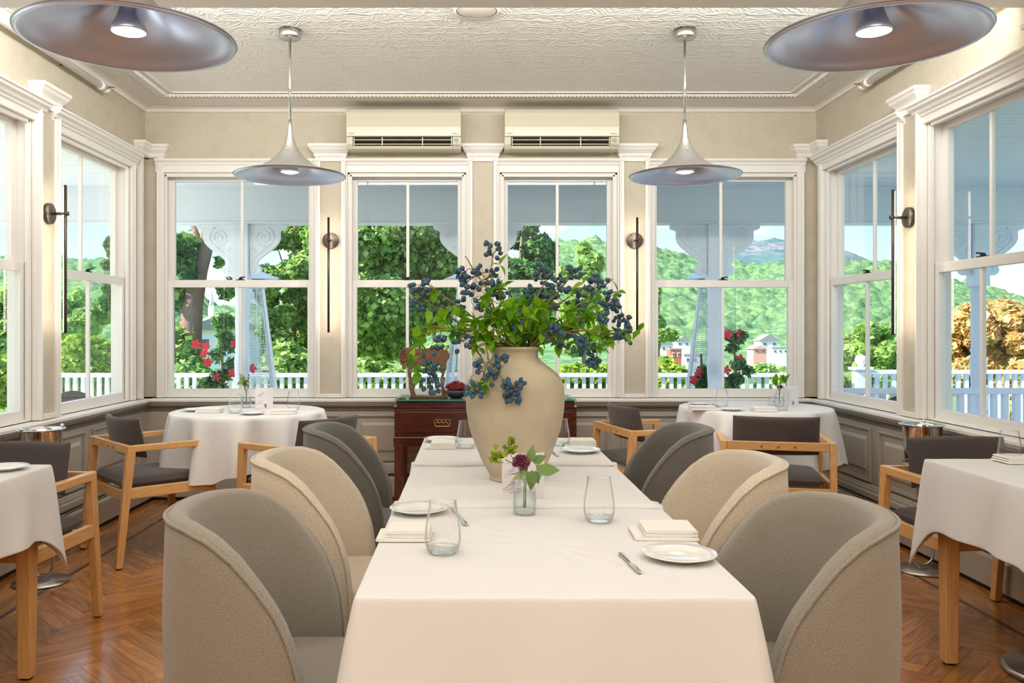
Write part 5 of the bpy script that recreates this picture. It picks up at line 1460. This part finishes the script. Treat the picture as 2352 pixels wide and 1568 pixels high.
MB().lathe([(.028, .03), (.028, .60), (0, .60)], 24).build('column', M['satin'], ps)
# ================================================================= VERANDA
DK = -.20
deck = struct(MB().box((XL-4.2, YN, DK-.06), (XR+4.6, 9.45, DK-.004)).build('veranda_deck', M['deck']))
nb = 0
for i in range(24):
    y0 = 6.42+i*.125; MB().box((XL-4.2, y0, DK-.004), (XR+4.6, y0+.118, DK+.006)).build('deck_board', M['deck'], deck)
house = struct(MB().box((XL-WT-.1, YN, DK), (XL-WT, YB+WT+.1, .70)).box((XR+WT, YN, DK), (XR+WT+.1, YB+WT+.1, .70)).box((XL-WT, YB+WT, DK), (XR+WT, YB+WT+.1, .70)).build('wall_outside', M['siding']))
# porch ceiling in tongue and groove boards, with the roof on top
pc = struct(MB().box((XL-2.8, YN, 2.52), (XL-WT-.001, 8.25, 2.56)).box((XR+WT+.001, YN, 2.52), (XR+3.4, 8.25, 2.56)).box((XL-WT, YB+WT+.001, 2.52), (XR+WT, 8.25, 2.56)).build('porch_ceiling', M['porch']))
def tg(x0, x1, y0, y1):
    me = MB().box((x0, .002, 2.512), (x1, .078, 2.52)).mesh('ceiling_board', M['porch']); y = y0
    while y < y1-.05: link('ceiling_board', me, pc).location = (0, y, 0); y += .082
tg(XL-2.8, XL-WT-.002, 3.0, 8.2); tg(XR+WT+.002, XR+3.4, 3.0, 8.2); tg(XL-WT, XR+WT, YB+WT+.002, 8.2)
struct(MB().box((XL-3.0, YN, 2.56), (XL-WT-.002, 8.30, 2.95)).box((XR+WT+.002, YN, 2.56), (XR+3.6, 8.30, 2.95)).box((XL-WT-.002, YB+WT+.002, 2.56), (XR+WT+.002, 8.30, 2.95)).build('porch_roof', M['roof']))
PD = 7.72
k = MB(); k.box((XL-2.8, PD-.09, 2.20), (XR+3.4, PD+.09, 2.52)); k.box((XL-2.8, PD-.10, 2.455), (XR+3.4, PD+.10, 2.52)); k.box((XL-2.8, PD-.10, 2.186), (XR+3.4, PD+.10, 2.202))
struct(k.build('porch_beam_back', M['porch'], bevel=.004))
for nm, x in (('porch_beam_left', XL-2.8), ('porch_beam_right', XR+3.4)):
    struct(MB().box((x-.09, YN, 2.20), (x+.09, PD-.1, 2.52)).build(nm, M['porch'], bevel=.004))
# posts with scroll brackets
def bez(ps, n=10):
    out = []
    for i in range(0, len(ps)-1, 3):
        a, b, c, d = ps[i:i+4]
        for j in range(n):
            t = j/n; out.append(tuple((1-t)**3*a[q]+3*(1-t)**2*t*b[q]+3*(1-t)*t*t*c[q]+t**3*d[q] for q in (0, 1)))
    return out
def post(x, label, first=None):
    t = thing('porch_post', label, 'post', (x, PD, DK), 0, 'turned porch posts with scroll brackets')
    Z = 2.186-DK
    MB().box((-.07, -.07, Z-.56), (.07, .07, Z)).build('post_head', M['porch'], t, bevel=.006)
    pr = [(.075, 0), (.075, .30), (.062, .31), (.072, .34), (.060, .38), (.068, .60), (.072, .80), (.060, .86), (.070, .88), (.058, .92), (.066, 1.05), (.070, 1.15), (.058, 1.22), (.068, 1.24), (.056, 1.28), (.062, 1.5), (.058, 1.66), (.070, 1.70), (.060, 1.74), (.066, Z-.56)]
    MB().lathe(pr, 28).build('turned_shaft', M['porch'], t)
    for s in (-1, 1):
        W_, H_ = .33, .46
        # outline: out along the beam, small nose, sweeping S down to a foot scroll
        cur = [(.07, 0), (.07+.1, 0), (.07+.2, 0), (.07+W_-.02, 0)]+[(.07+W_+.02, 0), (.07+W_+.02, -.05), (.07+W_-.03, -.052)]+[(.07+W_-.05, -.056), (.07+W_-.055, -.07), (.07+W_-.05, -.09)]+[(.07+W_-.03, -.19), (.07+.17, -.25), (.07+.10, -.31)]+[(.07+.06, -.35), (.07+.075, -.37), (.07+.10, -.385)]+[(.07+.13, -.42), (.07+.09, -.47), (.07+.04, -.462)]+[(.07+.02, -.458), (.07+.01, -.44), (.07, -.42)]
        poly = [(s*x_, Z+z_) for x_, z_ in bez(cur, 7)]
        br = extrude(poly, -.024, .024, 'bracket', M['porch'], t, bevel=.003)
        k = MB(); pts = []
        for i in range(46):
            a = i/45*2.1*2*PI; r = .098*(1-i/52)
            pts.append((s*(.205+r*.95*math.cos(-a+1.2)), -.026, Z-.122+r*math.sin(-a+1.2)))
        k.tube(pts, .008, 6)
        tail = bez([(.30, -.12), (.27, -.21), (.17, -.24), (.125, -.30), (.10, -.34), (.09, -.37), (.12, -.40), (.14, -.43), (.10, -.45), (.085, -.42)], 8)
        k.tube([(s*x_, -.026, Z+z_) for x_, z_ in tail], .007, 6)
        k.tube([(s*x_, -.026, Z+z_) for x_, z_ in bez([(.085, -.22), (.13, -.20), (.14, -.26), (.10, -.26)], 8)], .006, 6)
        k.v = [(a, b if b > -.027 else -.027-(-.027-b)*.8, c) for a, b, c in k.v]
        k.build('scroll_relief', M['porch'], br, fix=False)
    return t
px0 = (556-CX)/F*PD; px1 = (1641-CX)/F*PD; stp = (px1-px0)/2
labs = {0: 'porch post seen through the leftmost back window', 1: 'porch post behind the centre pilaster', 2: 'porch post seen through the rightmost back window', -1: 'porch post seen through the left wall windows', 3: 'porch post seen through the right wall windows'}
for i in (-1, 0, 1, 2, 3): post(px0+stp*i+(.25 if i == 3 else -.78 if i == -1 else 0), labs[i])
# main railing
def railing(label, x0, x1, y, ztop, step=.087, h=.86, bw=.040, m='porch', rot=None):
    t = thing('railing', label, 'railing', (x0, y, ztop-h)); L = x1-x0
    MB().box((0, -.045, h-.045), (L, .045, h)).build('top_rail', M[m], t, bevel=.006)
    MB().box((0, -.025, .08), (L, .025, .13)).build('bottom_rail', M[m], t, bevel=.004)
    me = MB().box((-bw/2, -bw/2, .13), (bw/2, bw/2, h-.045)).mesh('baluster', M[m])
    n_ = int(L/step)
    for i in range(n_): o = link('baluster', me, t); o.location = ((i+.5)*L/n_, 0, 0)
    if rot: t.rotation_euler = (0, 0, rot)
    return t
railing('long white porch railing behind the back windows', -5.0, 4.05, 9.30, .755)
railing('white railing at the far right beyond the newel post', 4.30, 8.2, 9.30, .79)
railing('blue-shaded low railing outside the right wall windows', 2.95, 6.4, 6.75, .765, m='porch')
railing('short white railing outside the left wall windows', -8.3, -5.25, 8.3, .80)
def newel(x, y, z, label):
    t = thing('newel_post', label, 'post', (x, y, DK), 0, 'ball topped newel posts'); h = z-DK
    MB().box((-.07, -.07, 0), (.07, .07, h-.05)).build('newel_shaft', M['porch'], t, bevel=.006)
    MB().box((-.10, -.10, h-.05), (.10, .10, h-.02)).build('newel_cap', M['porch'], t, bevel=.006)
    MB().lathe([(.05, h-.02), (.03, h), (.055, h+.03), (.065, h+.06), (.05, h+.10), (.02, h+.115), (0, h+.118)], 24).build('ball', M['porch'], t)
newel((1977-CX)/F*9.3+.0, 9.3, .84, 'ball-topped newel post seen through the right wall window')
newel(-4.62-.35, 8.3, .84, 'ball-topped newel post seen through the left wall window')

# patio heaters: pyramid with wire grille and square hood
def heater_pyr(x, y, label, rz=.35):
    t = thing('patio_heater', label, 'patio heater', (x, y, DK), rz, 'pyramid patio heaters')
    B, Tp, H = .27, .06, 1.86
    for sx in (-1, 1):
        for sy in (-1, 1):
            MB().beam((sx*B, sy*B, .0), (sx*Tp, sy*Tp, H), .034, .034, .026, .026, up=(0, 1, 0)).build('corner_leg', M['porch'], t, bevel=.003)
    k = MB()
    for j in range(72):
        z = .42+j*.0198; f = z/H; b = B+(Tp-B)*f-.004
        for a, c in (((-b, -b), (b, -b)), ((b, -b), (b, b)), ((b, b), (-b, b)), ((-b, b), (-b, -b))):
            k.beam((a[0], a[1], z), (c[0], c[1], z), .006, .005)
    for f in (-.4, 0, .4):
        for sgn in (-1, 1):
            k.beam((f*B*2*.8, sgn*B*.82, .42), (f*Tp*1.6, sgn*Tp, H), .004, .004); k.beam((sgn*B*.82, f*B*2*.8, .42), (sgn*Tp, f*Tp*1.6, H), .004, .004)
    k.build('wire_grille', M['wire'], t, fix=False)['kind'] = 'stuff'
    k = MB(); b = .24
    k.hexa([(-B, -B, .04), (B, -B, .04), (B, B, .04), (-B, B, .04), (-b, -b, .42), (b, -b, .42), (b, b, .42), (-b, b, .42)]); k.build('base_panel', M['porch'], t, bevel=.004)
    MB().tube([(0, 0, .42), (0, 0, H-.05)], .05, 16).build('flame_tube', glassy('heater_tube', (.9, .93, .94, 1), .2), t)
    MB().box((-.09, -.09, H-.02), (.09, .09, H+.06)).build('burner_collar', M['wire'], t, bevel=.004)
    h = .21; k = MB().hexa([(-h, -h, H+.075), (h, -h, H+.075), (h, h, H+.075), (-h, h, H+.075), (-.03, -.03, H+.16), (.03, -.03, H+.16), (.03, .03, H+.16), (-.03, .03, H+.16)]); k.build('hood', M['porch'], t, bevel=.003)
    for sx in (-1, 1): MB().tube([(sx*.06, 0, H+.05), (sx*.06, 0, H+.09)], .006, 6).build('hood_strut', M['wire'], t)
heater_pyr((588-CX)/F*8.5, 8.5, 'pyramid patio heater seen through the leftmost back window')
heater_pyr((1070-CX)/F*8.5, 8.5, 'pyramid patio heater mostly behind the centre pilaster', .2)
heater_pyr((1622-CX)/F*8.5, 8.5, 'pyramid patio heater seen through the rightmost back window', -.3)

# ---------------------------------------------------------------- foliage
def leafcloud(centres, n, size, seed, flat=.5, shell=.75, shape='maple'):
    """arrays of leaf quads around lump centres [(x,y,z,r)], leaves mostly near each lump's surface"""
    rg = np.random.default_rng(seed)
    c = np.array(centres); w = c[:, 3]**2; w = w/w.sum()
    idx = rg.choice(len(c), n, p=w)
    d = rg.normal(size=(n, 3)); d /= np.linalg.norm(d, axis=1)[:, None]
    r = c[idx, 3]*(shell+(1-shell)*rg.random(n))*(.85+.3*rg.random(n))
    p = c[idx, :3]+d*r[:, None]*np.array([1, 1, .85])
    # leaf normals: outward and upward with scatter
    nrm = d*.7+np.array([0, 0, .55])+rg.normal(scale=.5, size=(n, 3)); nrm /= np.linalg.norm(nrm, axis=1)[:, None]
    a = np.cross(nrm, rg.normal(size=(n, 3))); a /= np.linalg.norm(a, axis=1)[:, None]; b = np.cross(nrm, a)
    s = size*(.6+.8*rg.random(n))[:, None]
    if shape == 'maple':
        V = np.stack([p-a*s*.9, p+b*s*.75-a*s*.1+nrm*s*.12, p+a*s*1.0, p-b*s*.75-a*s*.1+nrm*s*.12], 1)
    else:
        V = np.stack([p-a*s, p+b*s*.42+nrm*s*.08, p+a*s, p-b*s*.42+nrm*s*.08], 1)
    return V.reshape(-1, 3)
def quads(name, V, m, parent=None):
    n = len(V)//4; me = bpy.data.meshes.new(name)
    me.vertices.add(len(V)); me.vertices.foreach_set('co', V.astype(np.float32).ravel())
    me.loops.add(n*4); me.loops.foreach_set('vertex_index', np.arange(n*4, dtype=np.int32))
    me.polygons.add(n); me.polygons.foreach_set('loop_start', np.arange(0, n*4, 4, dtype=np.int32)); me.polygons.foreach_set('loop_total', np.full(n, 4, dtype=np.int32))
    me.materials.append(m); me.update(calc_edges=True); me.validate()
    return link(name, me, parent)
G1 = leafmat('maple_leaves', srgb(72, 124, 62), srgb(150, 194, 96), srgb(240, 248, 160), .6)
G2 = leafmat('pale_tree_leaves', srgb(120, 164, 84), srgb(172, 206, 112), srgb(224, 236, 150), .5)
G3 = leafmat('hedge_leaves', srgb(110, 146, 40), srgb(168, 196, 62), srgb(216, 226, 110), .4)
G4 = leafmat('autumn_leaves', srgb(160, 170, 90), srgb(236, 190, 124), srgb(246, 214, 160), .5)
G5 = leafmat('dark_tree_leaves', srgb(56, 104, 66), srgb(92, 144, 88), srgb(150, 190, 104), .45)
GZ = -2.2
def tree(label, px, py, d, rxp, rzp, m, n, leaf, seed, trunk=None, group='trees beyond the veranda', lumps=22, name='leafy_tree', cat='tree', ry=None):
    rn = random.Random(seed); x, y, z = at(px, py, d); rx = rxp/F*d; rz = rzp/F*d; ry = ry or rx*.8
    cs = []
    for i in range(lumps):
        while True:
            v = Vector((rn.uniform(-1, 1), rn.uniform(-1, 1), rn.uniform(-1, 1)))
            if v.length <= 1: break
        lr = rn.uniform(.22, .38)*min(rx, rz) if name != 'shrub' else rn.uniform(.4, .6)*min(rx, rz)
        cs.append((v.x*(rx-lr*.6), v.y*ry, v.z*(rz-lr*.6), lr))
    gz = min(GZ-(d-9.5)*.035, z-rz-.2)
    t = thing(name, label, cat, (x, y, gz), 0, group)
    cs = [(a, b, c+z-gz, r) for a, b, c, r in cs]
    quads('crown', leafcloud(cs, n, leaf, seed), m, t)
    th = trunk or rx*.09
    k = MB().tube([(0, 0, -.3), (.03, 0, (z-gz)*.5), (.0, .05, z-gz), (.05, 0, z-gz+rz*.5)], [th, th*.85, th*.6, th*.2], 12)
    for i in range(9):
        cc = rn.choice(cs); h0 = (z-gz)-rz*rn.uniform(.3, .9)
        k.tube([(0, 0, max(.3, h0)), ((cc[0])*.5, cc[1]*.5, (h0+cc[2])/2+.1), cc[:3]], [th*.4, th*.25, th*.08], 7)
    k.build('trunk', M['bark'], t, fix=False)
    return t
tree('big dark maple seen through the second back window', 870, 640, 15.0, 200, 260, G1, 52000, .055, 11, lumps=60, ry=1.6)
tree('maple crown left of the big vase, third back window', 1195, 610, 15.5, 105, 210, G5, 24000, .055, 12, lumps=26, ry=1.3)
tree('shady maple seen through the right half of the leftmost back window', 672, 610, 14.2, 92, 300, G1, 32000, .055, 13, lumps=34, ry=1.2)
tree('dark tree crown at the left side of the leftmost back window', 395, 560, 13.0, 58, 140, G5, 5500, .075, 14, lumps=14)
tree('pale green tree in the third back window behind the berries', 1340, 690, 24, 75, 135, G2, 12000, .10, 15, lumps=26)
tree('light green tree at the left side of the rightmost back window', 1512, 730, 26, 48, 78, G2, 8000, .10, 16, lumps=16)
tree('round green tree seen through the right wall window', 2010, 815, 22, 105, 78, G2, 14000, .10, 17, lumps=24)
tree('orange-tinged autumn tree at the right edge', 2275, 800, 15.5, 115, 128, G4, 22000, .075, 18, lumps=44)
tree('green tree left of the orange tree', 2158, 735, 26, 60, 75, G2, 7000, .11, 19, lumps=16)
tree('green tree outside the nearest left wall window', 20, 740, 17, 90, 130, G1, 9000, .09, 20, lumps=20)
tree('pale grey-green tree beyond the right wall window edge', 2385, 760, 19, 60, 100, G2, 7000, .09, 21, lumps=14)
# leaning trunk with two limbs
tr_ = thing('leaning_tree', 'thick leaning tree trunk in the leftmost back window', 'tree', at(438, 1000, 13.6))
o0 = Vector(tr_.location); W3 = lambda a, b, d=13.6: Vector(at(a, b, d))-o0
k = MB(); k.tube([W3(432, 1010), W3(434, 860), W3(436, 780), W3(442, 700), W3(458, 620), W3(474, 560), W3(482, 500), W3(492, 420)], [.20, .19, .185, .165, .13, .12, .09, .08], 14)
k.tube([W3(468, 585), W3(452, 540), W3(438, 505)], [.06, .05, .04], 10)
k.tube([W3(474, 560), W3(492, 548), W3(520, 525)], [.05, .04, .02], 8)
k.tube([W3(436, 720), W3(425, 655), W3(415, 600)], [.08, .05, .03], 8)
k.build('trunk', M['bark'], tr_, fix=False)
cs = [tuple(W3(px, py, d))+(r,) for px, py, d, r in ((515, 740, 13.4, .18), (525, 660, 13.5, .2), (415, 620, 13.4, .28), (420, 560, 13.4, .26), (400, 680, 13.6, .26), (430, 800, 13.3, .2), (408, 780, 13.5, .3), (520, 780, 13.3, .16), (510, 600, 13.6, .14), (395, 840, 13.4, .3), (455, 845, 13.2, .22))]
quads('foliage', leafcloud(cs, 2400, .075, 31, shell=.3), G1, tr_)
# hedges just behind the railing
def shrub(label, px, py, d, rxp, rzp, m, n, seed, leaf=.05): return tree(label, px, py, d, rxp, rzp, m, n, leaf, seed, trunk=.03, group='shrubs behind the railing', lumps=22, name='shrub', cat='shrub', ry=.5)
shrub('green shrub behind the railing, leftmost back window', 440, 900, 11.5, 70, 62, G1, 4500, 41)
shrub('dark shrub behind the railing under the shady maple', 660, 860, 11.8, 80, 75, G1, 6000, 42)
shrub('broad green shrub behind the railing, second back window', 880, 880, 11.8, 105, 60, G1, 6500, 43)
shrub('dense shrub behind the railing and the ram figure', 1030, 850, 12, 60, 70, G2, 4000, 44)
shrub('yellow-green shrub behind the railing right of the vase', 1350, 868, 12.5, 80, 34, G3, 5000, 45)
shrub('yellow-green shrub behind the railing, rightmost back window', 1525, 862, 12.5, 48, 42, G3, 4000, 46)
shrub('grey-green shrub before the town in the rightmost window', 1780, 868, 14, 58, 38, G2, 4500, 47)
shrub('low shrub outside the right wall window', 1900, 880, 13, 60, 30, G2, 3500, 48)
shrub('bright yellow-green hedge outside the far left wall window', 205, 850, 12.0, 90, 78, G3, 9000, 49)
shrub('yellow-green shrub outside the nearest left wall window', 20, 880, 11.5, 100, 60, G3, 5000, 50)
shrub('golden shrub below the autumn tree', 2300, 930, 13.5, 110, 50, G4, 5000, 51)
tree('tall dark cypress-like tree in the left wall window', 268, 640, 13.5, 36, 130, G5, 6000, .06, 52, lumps=18)
tree('soft green tree behind the hedge in the left wall window', 180, 720, 30, 80, 60, G2, 8000, .12, 53, lumps=18)

# potted mandevillas
def mandevilla(px, py, d, rxp, rzp, flowers, label, seed):
    x, y, z = at(px, py, d); rx = rxp/F*d; rz = rzp/F*d; rn = random.Random(seed)
    t = thing('flowering_plant', label, 'potted plant', (x, y, DK), 0, 'potted red-flowered climbers on the veranda')
    cs = []
    for i in range(18):
        a = rn.uniform(-1, 1); w = (1-abs(a)**1.5)*.75+.3
        cs.append((rn.uniform(-1, 1)*rx*w*.75, rn.uniform(-.5, .5)*rx, z-DK+a*rz*.88, rx*.42))
    quads('foliage', leafcloud(cs, 1900, .034, seed, shell=.2, shape='long'), G5, t)
    k = MB().tube([(0, 0, .3), (.02, 0, .7), (-.01, 0, 1.2), (0, 0, z-DK+rz*.7)], .012, 7); k.build('stem', M['stem'], t)
    MB().lathe([(0, 0), (.12, 0), (.16, .28), (.175, .29), (.175, .32), (.15, .32), (.145, .28), (0, .27)], 28).build('pot', M['pot'], t)
    pet = MB()
    for i in range(5):
        a = 2*PI*i/5; c_, s_ = math.cos(a), math.sin(a)
        pts = [(0, 0, 0), (.022, -.014, .008), (.040, -.010, .004), (.042, .006, .002), (.024, .016, .008)]
        pet._add([(p[0]*c_-p[1]*s_, p[0]*s_+p[1]*c_, p[2]) for p in pts], [(0, 1, 2, 3, 4)], True)
    pet.lathe([(.002, -.03), (.006, -.012), (.010, 0)], 8); me = pet.mesh('flower', M['red_flower'])
    for fx, fy in flowers:
        fd = d-rx*.45; p = Vector(at(fx, fy, fd))-Vector((x, y, DK))
        o = link('flower', me, t); o.location = p; o.rotation_mode = 'QUATERNION'; o.rotation_quaternion = Vector((rn.uniform(-.5, .5), -1, rn.uniform(0, .6))).to_track_quat('Z', 'Y'); o.scale = (1.15, 1.15, 1.15)
mandevilla(512, 860, 7.95, 48, 105, [(497, 868), (540, 790), (473, 796), (450, 790), (535, 856), (578, 846), (470, 812), (476, 832)], 'red-flowered potted climber by the left porch post', 61)
mandevilla(1690, 845, 7.95, 36, 95, [(1699, 766), (1672, 768), (1698, 824), (1668, 850), (1700, 826)], 'red-flowered potted climber by the right porch post', 62)
mandevilla(1612, 870, 8.0, 16, 30, [(1605, 855), (1594, 872)], 'small red-flowered climber left of the right porch post', 63)

# dark rattan chairs on the veranda
def rattan(px, py, d, label, rz):
    x, y, z = at(px, py, d)
    t = thing('rattan_chair', label, 'chair', (x, y, DK), rz, 'dark rattan chairs on the veranda')
    rows = []
    for j in range(9):
        z_ = .38+j*.068; row = []
        for i in range(15):
            a = PI*i/14; e = 1-.0*j; r = .26*(1+.05*math.sin(j*.5))
            zz = z_ if j < 8 else z_
            hgt = .38+(z_-.38)*(.45+.55*math.sin(a)**1.0)
            row.append((r*math.cos(a), r*.85*math.sin(a), hgt))
        rows.append(row)
    o = MB().grid(rows).build('woven_back', M['rattan'], t); m = o.modifiers.new('s', 'SOLIDIFY'); m.thickness = .03
    MB().lathe([(0, .36), (.25, .36), (.262, .38), (.262, .41), (.25, .425), (0, .43)], 28).build('seat', M['rattan'], t)
    for sx in (-.17, .17):
        for sy in (-.17, .17): MB().tube([(sx*1.1, sy*1.1, 0), (sx, sy, .37)], .016, 8).build('leg', M['rattan'], t)
rattan(2050, 900, 6.45, 'dark rattan chair outside the right wall window', -.9)
rattan(176, 905, 6.9, 'dark rattan chair outside the far left wall window', .6)

# ================================================================= FAR LANDSCAPE
def ridge(s):
    """height angle (rise per metre of distance) of the wooded hill against X/Y slope s"""
    xs = [-1.2, -.62, -.50, -.42, -.35, -.30, 0.0, .08, .13, .20, .28, .33, .40, .50, .56, .66, 1.2]
    py = [600, 590, 590, 600, 640, 706, 690, 560, 552, 562, 600, 610, 596, 604, 640, 690, 720]
    return (CY-smooth(xs, py, s))/F
def hillmat(name, c1, c2, scale, haze):
    m = bpy.data.materials.new(name); m.use_nodes = True; nt, b = nodes(m); L = nt.links
    tcn = nt.nodes.new('ShaderNodeTexCoord')
    v = nt.nodes.new('ShaderNodeTexNoise'); v.inputs['Scale'].default_value = scale; v.inputs['Detail'].default_value = 8; v.inputs['Roughness'].default_value = .7
    L.new(tcn.outputs['Object'], v.inputs['Vector'])
    rp = nt.nodes.new('ShaderNodeValToRGB'); rp.color_ramp.elements[0].position = .38; rp.color_ramp.elements[1].position = .62
    rp.color_ramp.elements[0].color = c1; rp.color_ramp.elements[1].color = c2; L.new(v.outputs['Fac'], rp.inputs[0]); L.new(rp.outputs[0], b.inputs['Base Color'])
    b.inputs['Roughness'].default_value = 1; b.inputs['Specular IOR Level'].default_value = 0
    return m
def terrain(name, d0, d1, nr, nc, zf, m, sl=1.3):
    rows = []
    for j in range(nr):
        f = j/(nr-1); d = d0+(d1-d0)*f; row = []
        for i in range(nc):
            s = -sl+2*sl*i/(nc-1); x = s*d; row.append((x, d, zf(s, f, d, x)))
        rows.append(row)
    return struct(MB().grid(rows).build(name, m, fix=False))
def nz(x, y, s): return noise.noise(Vector((x/s, y/s, 0)))
terrain('ground', 9.6, 420, 60, 60, lambda s, f, d, x: GZ-(d-9.5)*.03+nz(x, d, 30)*.4-(.6 if d > 12 else 0), M['ground'], 1.6)
struct(MB().box((-30, -20, GZ-.2), (30, 9.7, GZ)).build('ground_near', M['ground']))
def hz(s, f, d, x):
    base = -14.8; top = EYE+ridge(s)*1250
    g_ = f**1.15
    return base+(top-base)*g_+(nz(x, d, 26)*7+nz(x, d, 11)*9)*min(1, f*5)+(1-min(1, f*8))*.6+nz(x, d, 90)*10*f*(1-f)
terrain('wooded_hill', 400, 1250, 150, 420, hz, hillmat('hill_wood', srgb(76, 116, 82), srgb(138, 164, 108), .14, 0), 1.0)  # haze of distance is mixed into these paler greens
def mz(s, f, d, x):
    xs = [-1.2, .08, .14, .20, .235, .27, .31, .36, .39, .44, .52, .7, 1.2]; py = [740, 700, 640, 590, 588, 562, 553, 550, 552, 575, 640, 700, 740]
    top = EYE+(CY-smooth(xs, py, s))/F*2200
    return -20+(top+20)*f**.8+nz(x, d, 40)*6+nz(x, d, 12)*4
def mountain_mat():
    m = hillmat('mountain', srgb(82, 112, 120), srgb(108, 134, 126), .02, 0); nt, b = nodes(m); L = nt.links  # grey-blue tones carry the distance haze in the colour itself
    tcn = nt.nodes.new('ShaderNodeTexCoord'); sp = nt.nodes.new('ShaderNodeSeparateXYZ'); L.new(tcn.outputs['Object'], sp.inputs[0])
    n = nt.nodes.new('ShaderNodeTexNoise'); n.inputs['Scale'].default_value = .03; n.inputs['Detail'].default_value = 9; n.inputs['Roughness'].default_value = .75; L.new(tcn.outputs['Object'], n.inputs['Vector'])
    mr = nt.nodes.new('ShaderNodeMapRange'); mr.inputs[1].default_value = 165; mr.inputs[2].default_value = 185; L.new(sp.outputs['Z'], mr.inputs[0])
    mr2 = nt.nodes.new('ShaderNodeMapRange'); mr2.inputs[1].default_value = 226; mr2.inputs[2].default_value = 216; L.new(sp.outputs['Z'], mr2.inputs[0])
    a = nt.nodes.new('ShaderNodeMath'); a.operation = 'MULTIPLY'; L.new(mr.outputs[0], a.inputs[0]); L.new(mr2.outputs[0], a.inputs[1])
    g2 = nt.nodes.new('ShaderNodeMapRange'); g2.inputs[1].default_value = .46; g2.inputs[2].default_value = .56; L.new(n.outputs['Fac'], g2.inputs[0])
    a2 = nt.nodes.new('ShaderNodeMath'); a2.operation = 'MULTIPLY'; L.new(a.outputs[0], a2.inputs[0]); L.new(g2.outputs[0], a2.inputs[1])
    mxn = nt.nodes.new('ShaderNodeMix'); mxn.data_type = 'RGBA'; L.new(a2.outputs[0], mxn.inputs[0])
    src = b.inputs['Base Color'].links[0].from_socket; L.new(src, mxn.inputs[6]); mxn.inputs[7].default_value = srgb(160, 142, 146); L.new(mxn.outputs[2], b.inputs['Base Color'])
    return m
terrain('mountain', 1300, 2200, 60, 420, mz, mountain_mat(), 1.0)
# town in the valley
M['barn'] = mat('hazed_red_barn', srgb(228, 168, 158), .9)  # red paled for the valley haze, set in the base colour
def house_(label, px, py, d, w, h, dep, wall, roofm, rz=0, nw=3, roof_h=.35, name='house'):
    x, y, z = at(px, py, d); t = thing(name, label, 'building', (x, y, z-h/2-3.0), rz, 'buildings of the town in the valley'); z0 = 3.0
    MB().box((-w/2, -dep/2, 0), (w/2, dep/2, z0+h)).build('walls', wall, t)
    if roof_h > 0:
        MB().prism([(-w/2-.3, z0+h), (w/2+.3, z0+h), (0, z0+h+w*roof_h)], -dep/2-.3, dep/2+.3).build('roof', roofm, t)
    else: MB().box((-w/2-.1, -dep/2-.1, z0+h), (w/2+.1, dep/2+.1, z0+h+.25)).build('roof', roofm, t)
    for i in range(nw):
        xx = -w/2+(i+.5)*w/nw
        f = MB().box((xx-w/nw*.22, -dep/2-.08, z0+h*.35), (xx+w/nw*.22, -dep/2, z0+h*.75)).build('window', M['siding'], t)
        MB().box((xx-w/nw*.17, -dep/2-.11, z0+h*.40), (xx+w/nw*.17, -dep/2-.08, z0+h*.70)).build('pane', M['window_dark'], f)
    return t
house_('white house with grey gable roof behind the leaning trunk', 497, 792, 42, 3.6, 1.5, 3.0, M['siding'], M['roof'], .45, 2, .2)
house_('small red brick building left of the right porch post', 1548, 815, 150, 1.9, 1.9, 3, M['brick'], M['roof'], 0, 2, 0)
house_('white flat-roofed building beside the red brick one', 1590, 826, 155, 3.6, 1.6, 3, M['siding'], M['roof'], 0, 3, 0)
house_('white gabled house in the middle of the town', 1760, 790, 190, 4.2, 1.6, 4, M['siding'], M['roof'], 0, 2, .35)
house_('red gabled barn below the white house', 1738, 806, 170, 2.6, .9, 4, M['barn'], M['barn'], 0, 2, .3)
house_('long white building at the right side of the town', 1790, 806, 180, 4.4, 1.2, 4, M['siding'], M['roof'], 0, 4, 0)
house_('white building between heater and red brick block', 1520, 800, 200, 4.4, 2.0, 4, M['siding'], M['roof'], 0, 3, .25)
house_('white house at the left side of the town', 1565, 790, 220, 3.6, 1.6, 4, M['siding'], M['roof'], 0, 2, .35)
st = thing('church_steeple', 'tiny white church steeple above the trees, leftmost window', 'steeple', at(486, 716, 300))
MB().box((-1, -1, -8), (1, 1, 2)).build('tower', M['siding'], st)
MB().lathe([(1.0, 2), (.7, 4), (0, 8)], 8).build('spire', M['siding'], st)
treeline = thing('leafy_tree', 'far yellow-green tree line under the steeple', 'tree', at(500, 780, 110)[:2]+(-6.5,))
quads('crown', leafcloud([(x_*1.6-12, random.uniform(-2, 2), 5.2+random.uniform(-1, 1.2), random.uniform(1.6, 2.6)) for x_ in range(16)], 9000, .38, 71), G3, treeline)
MB().tube([(0, 0, 0), (0, 0, 5)], .3, 8).build('trunk', M['bark'], treeline)
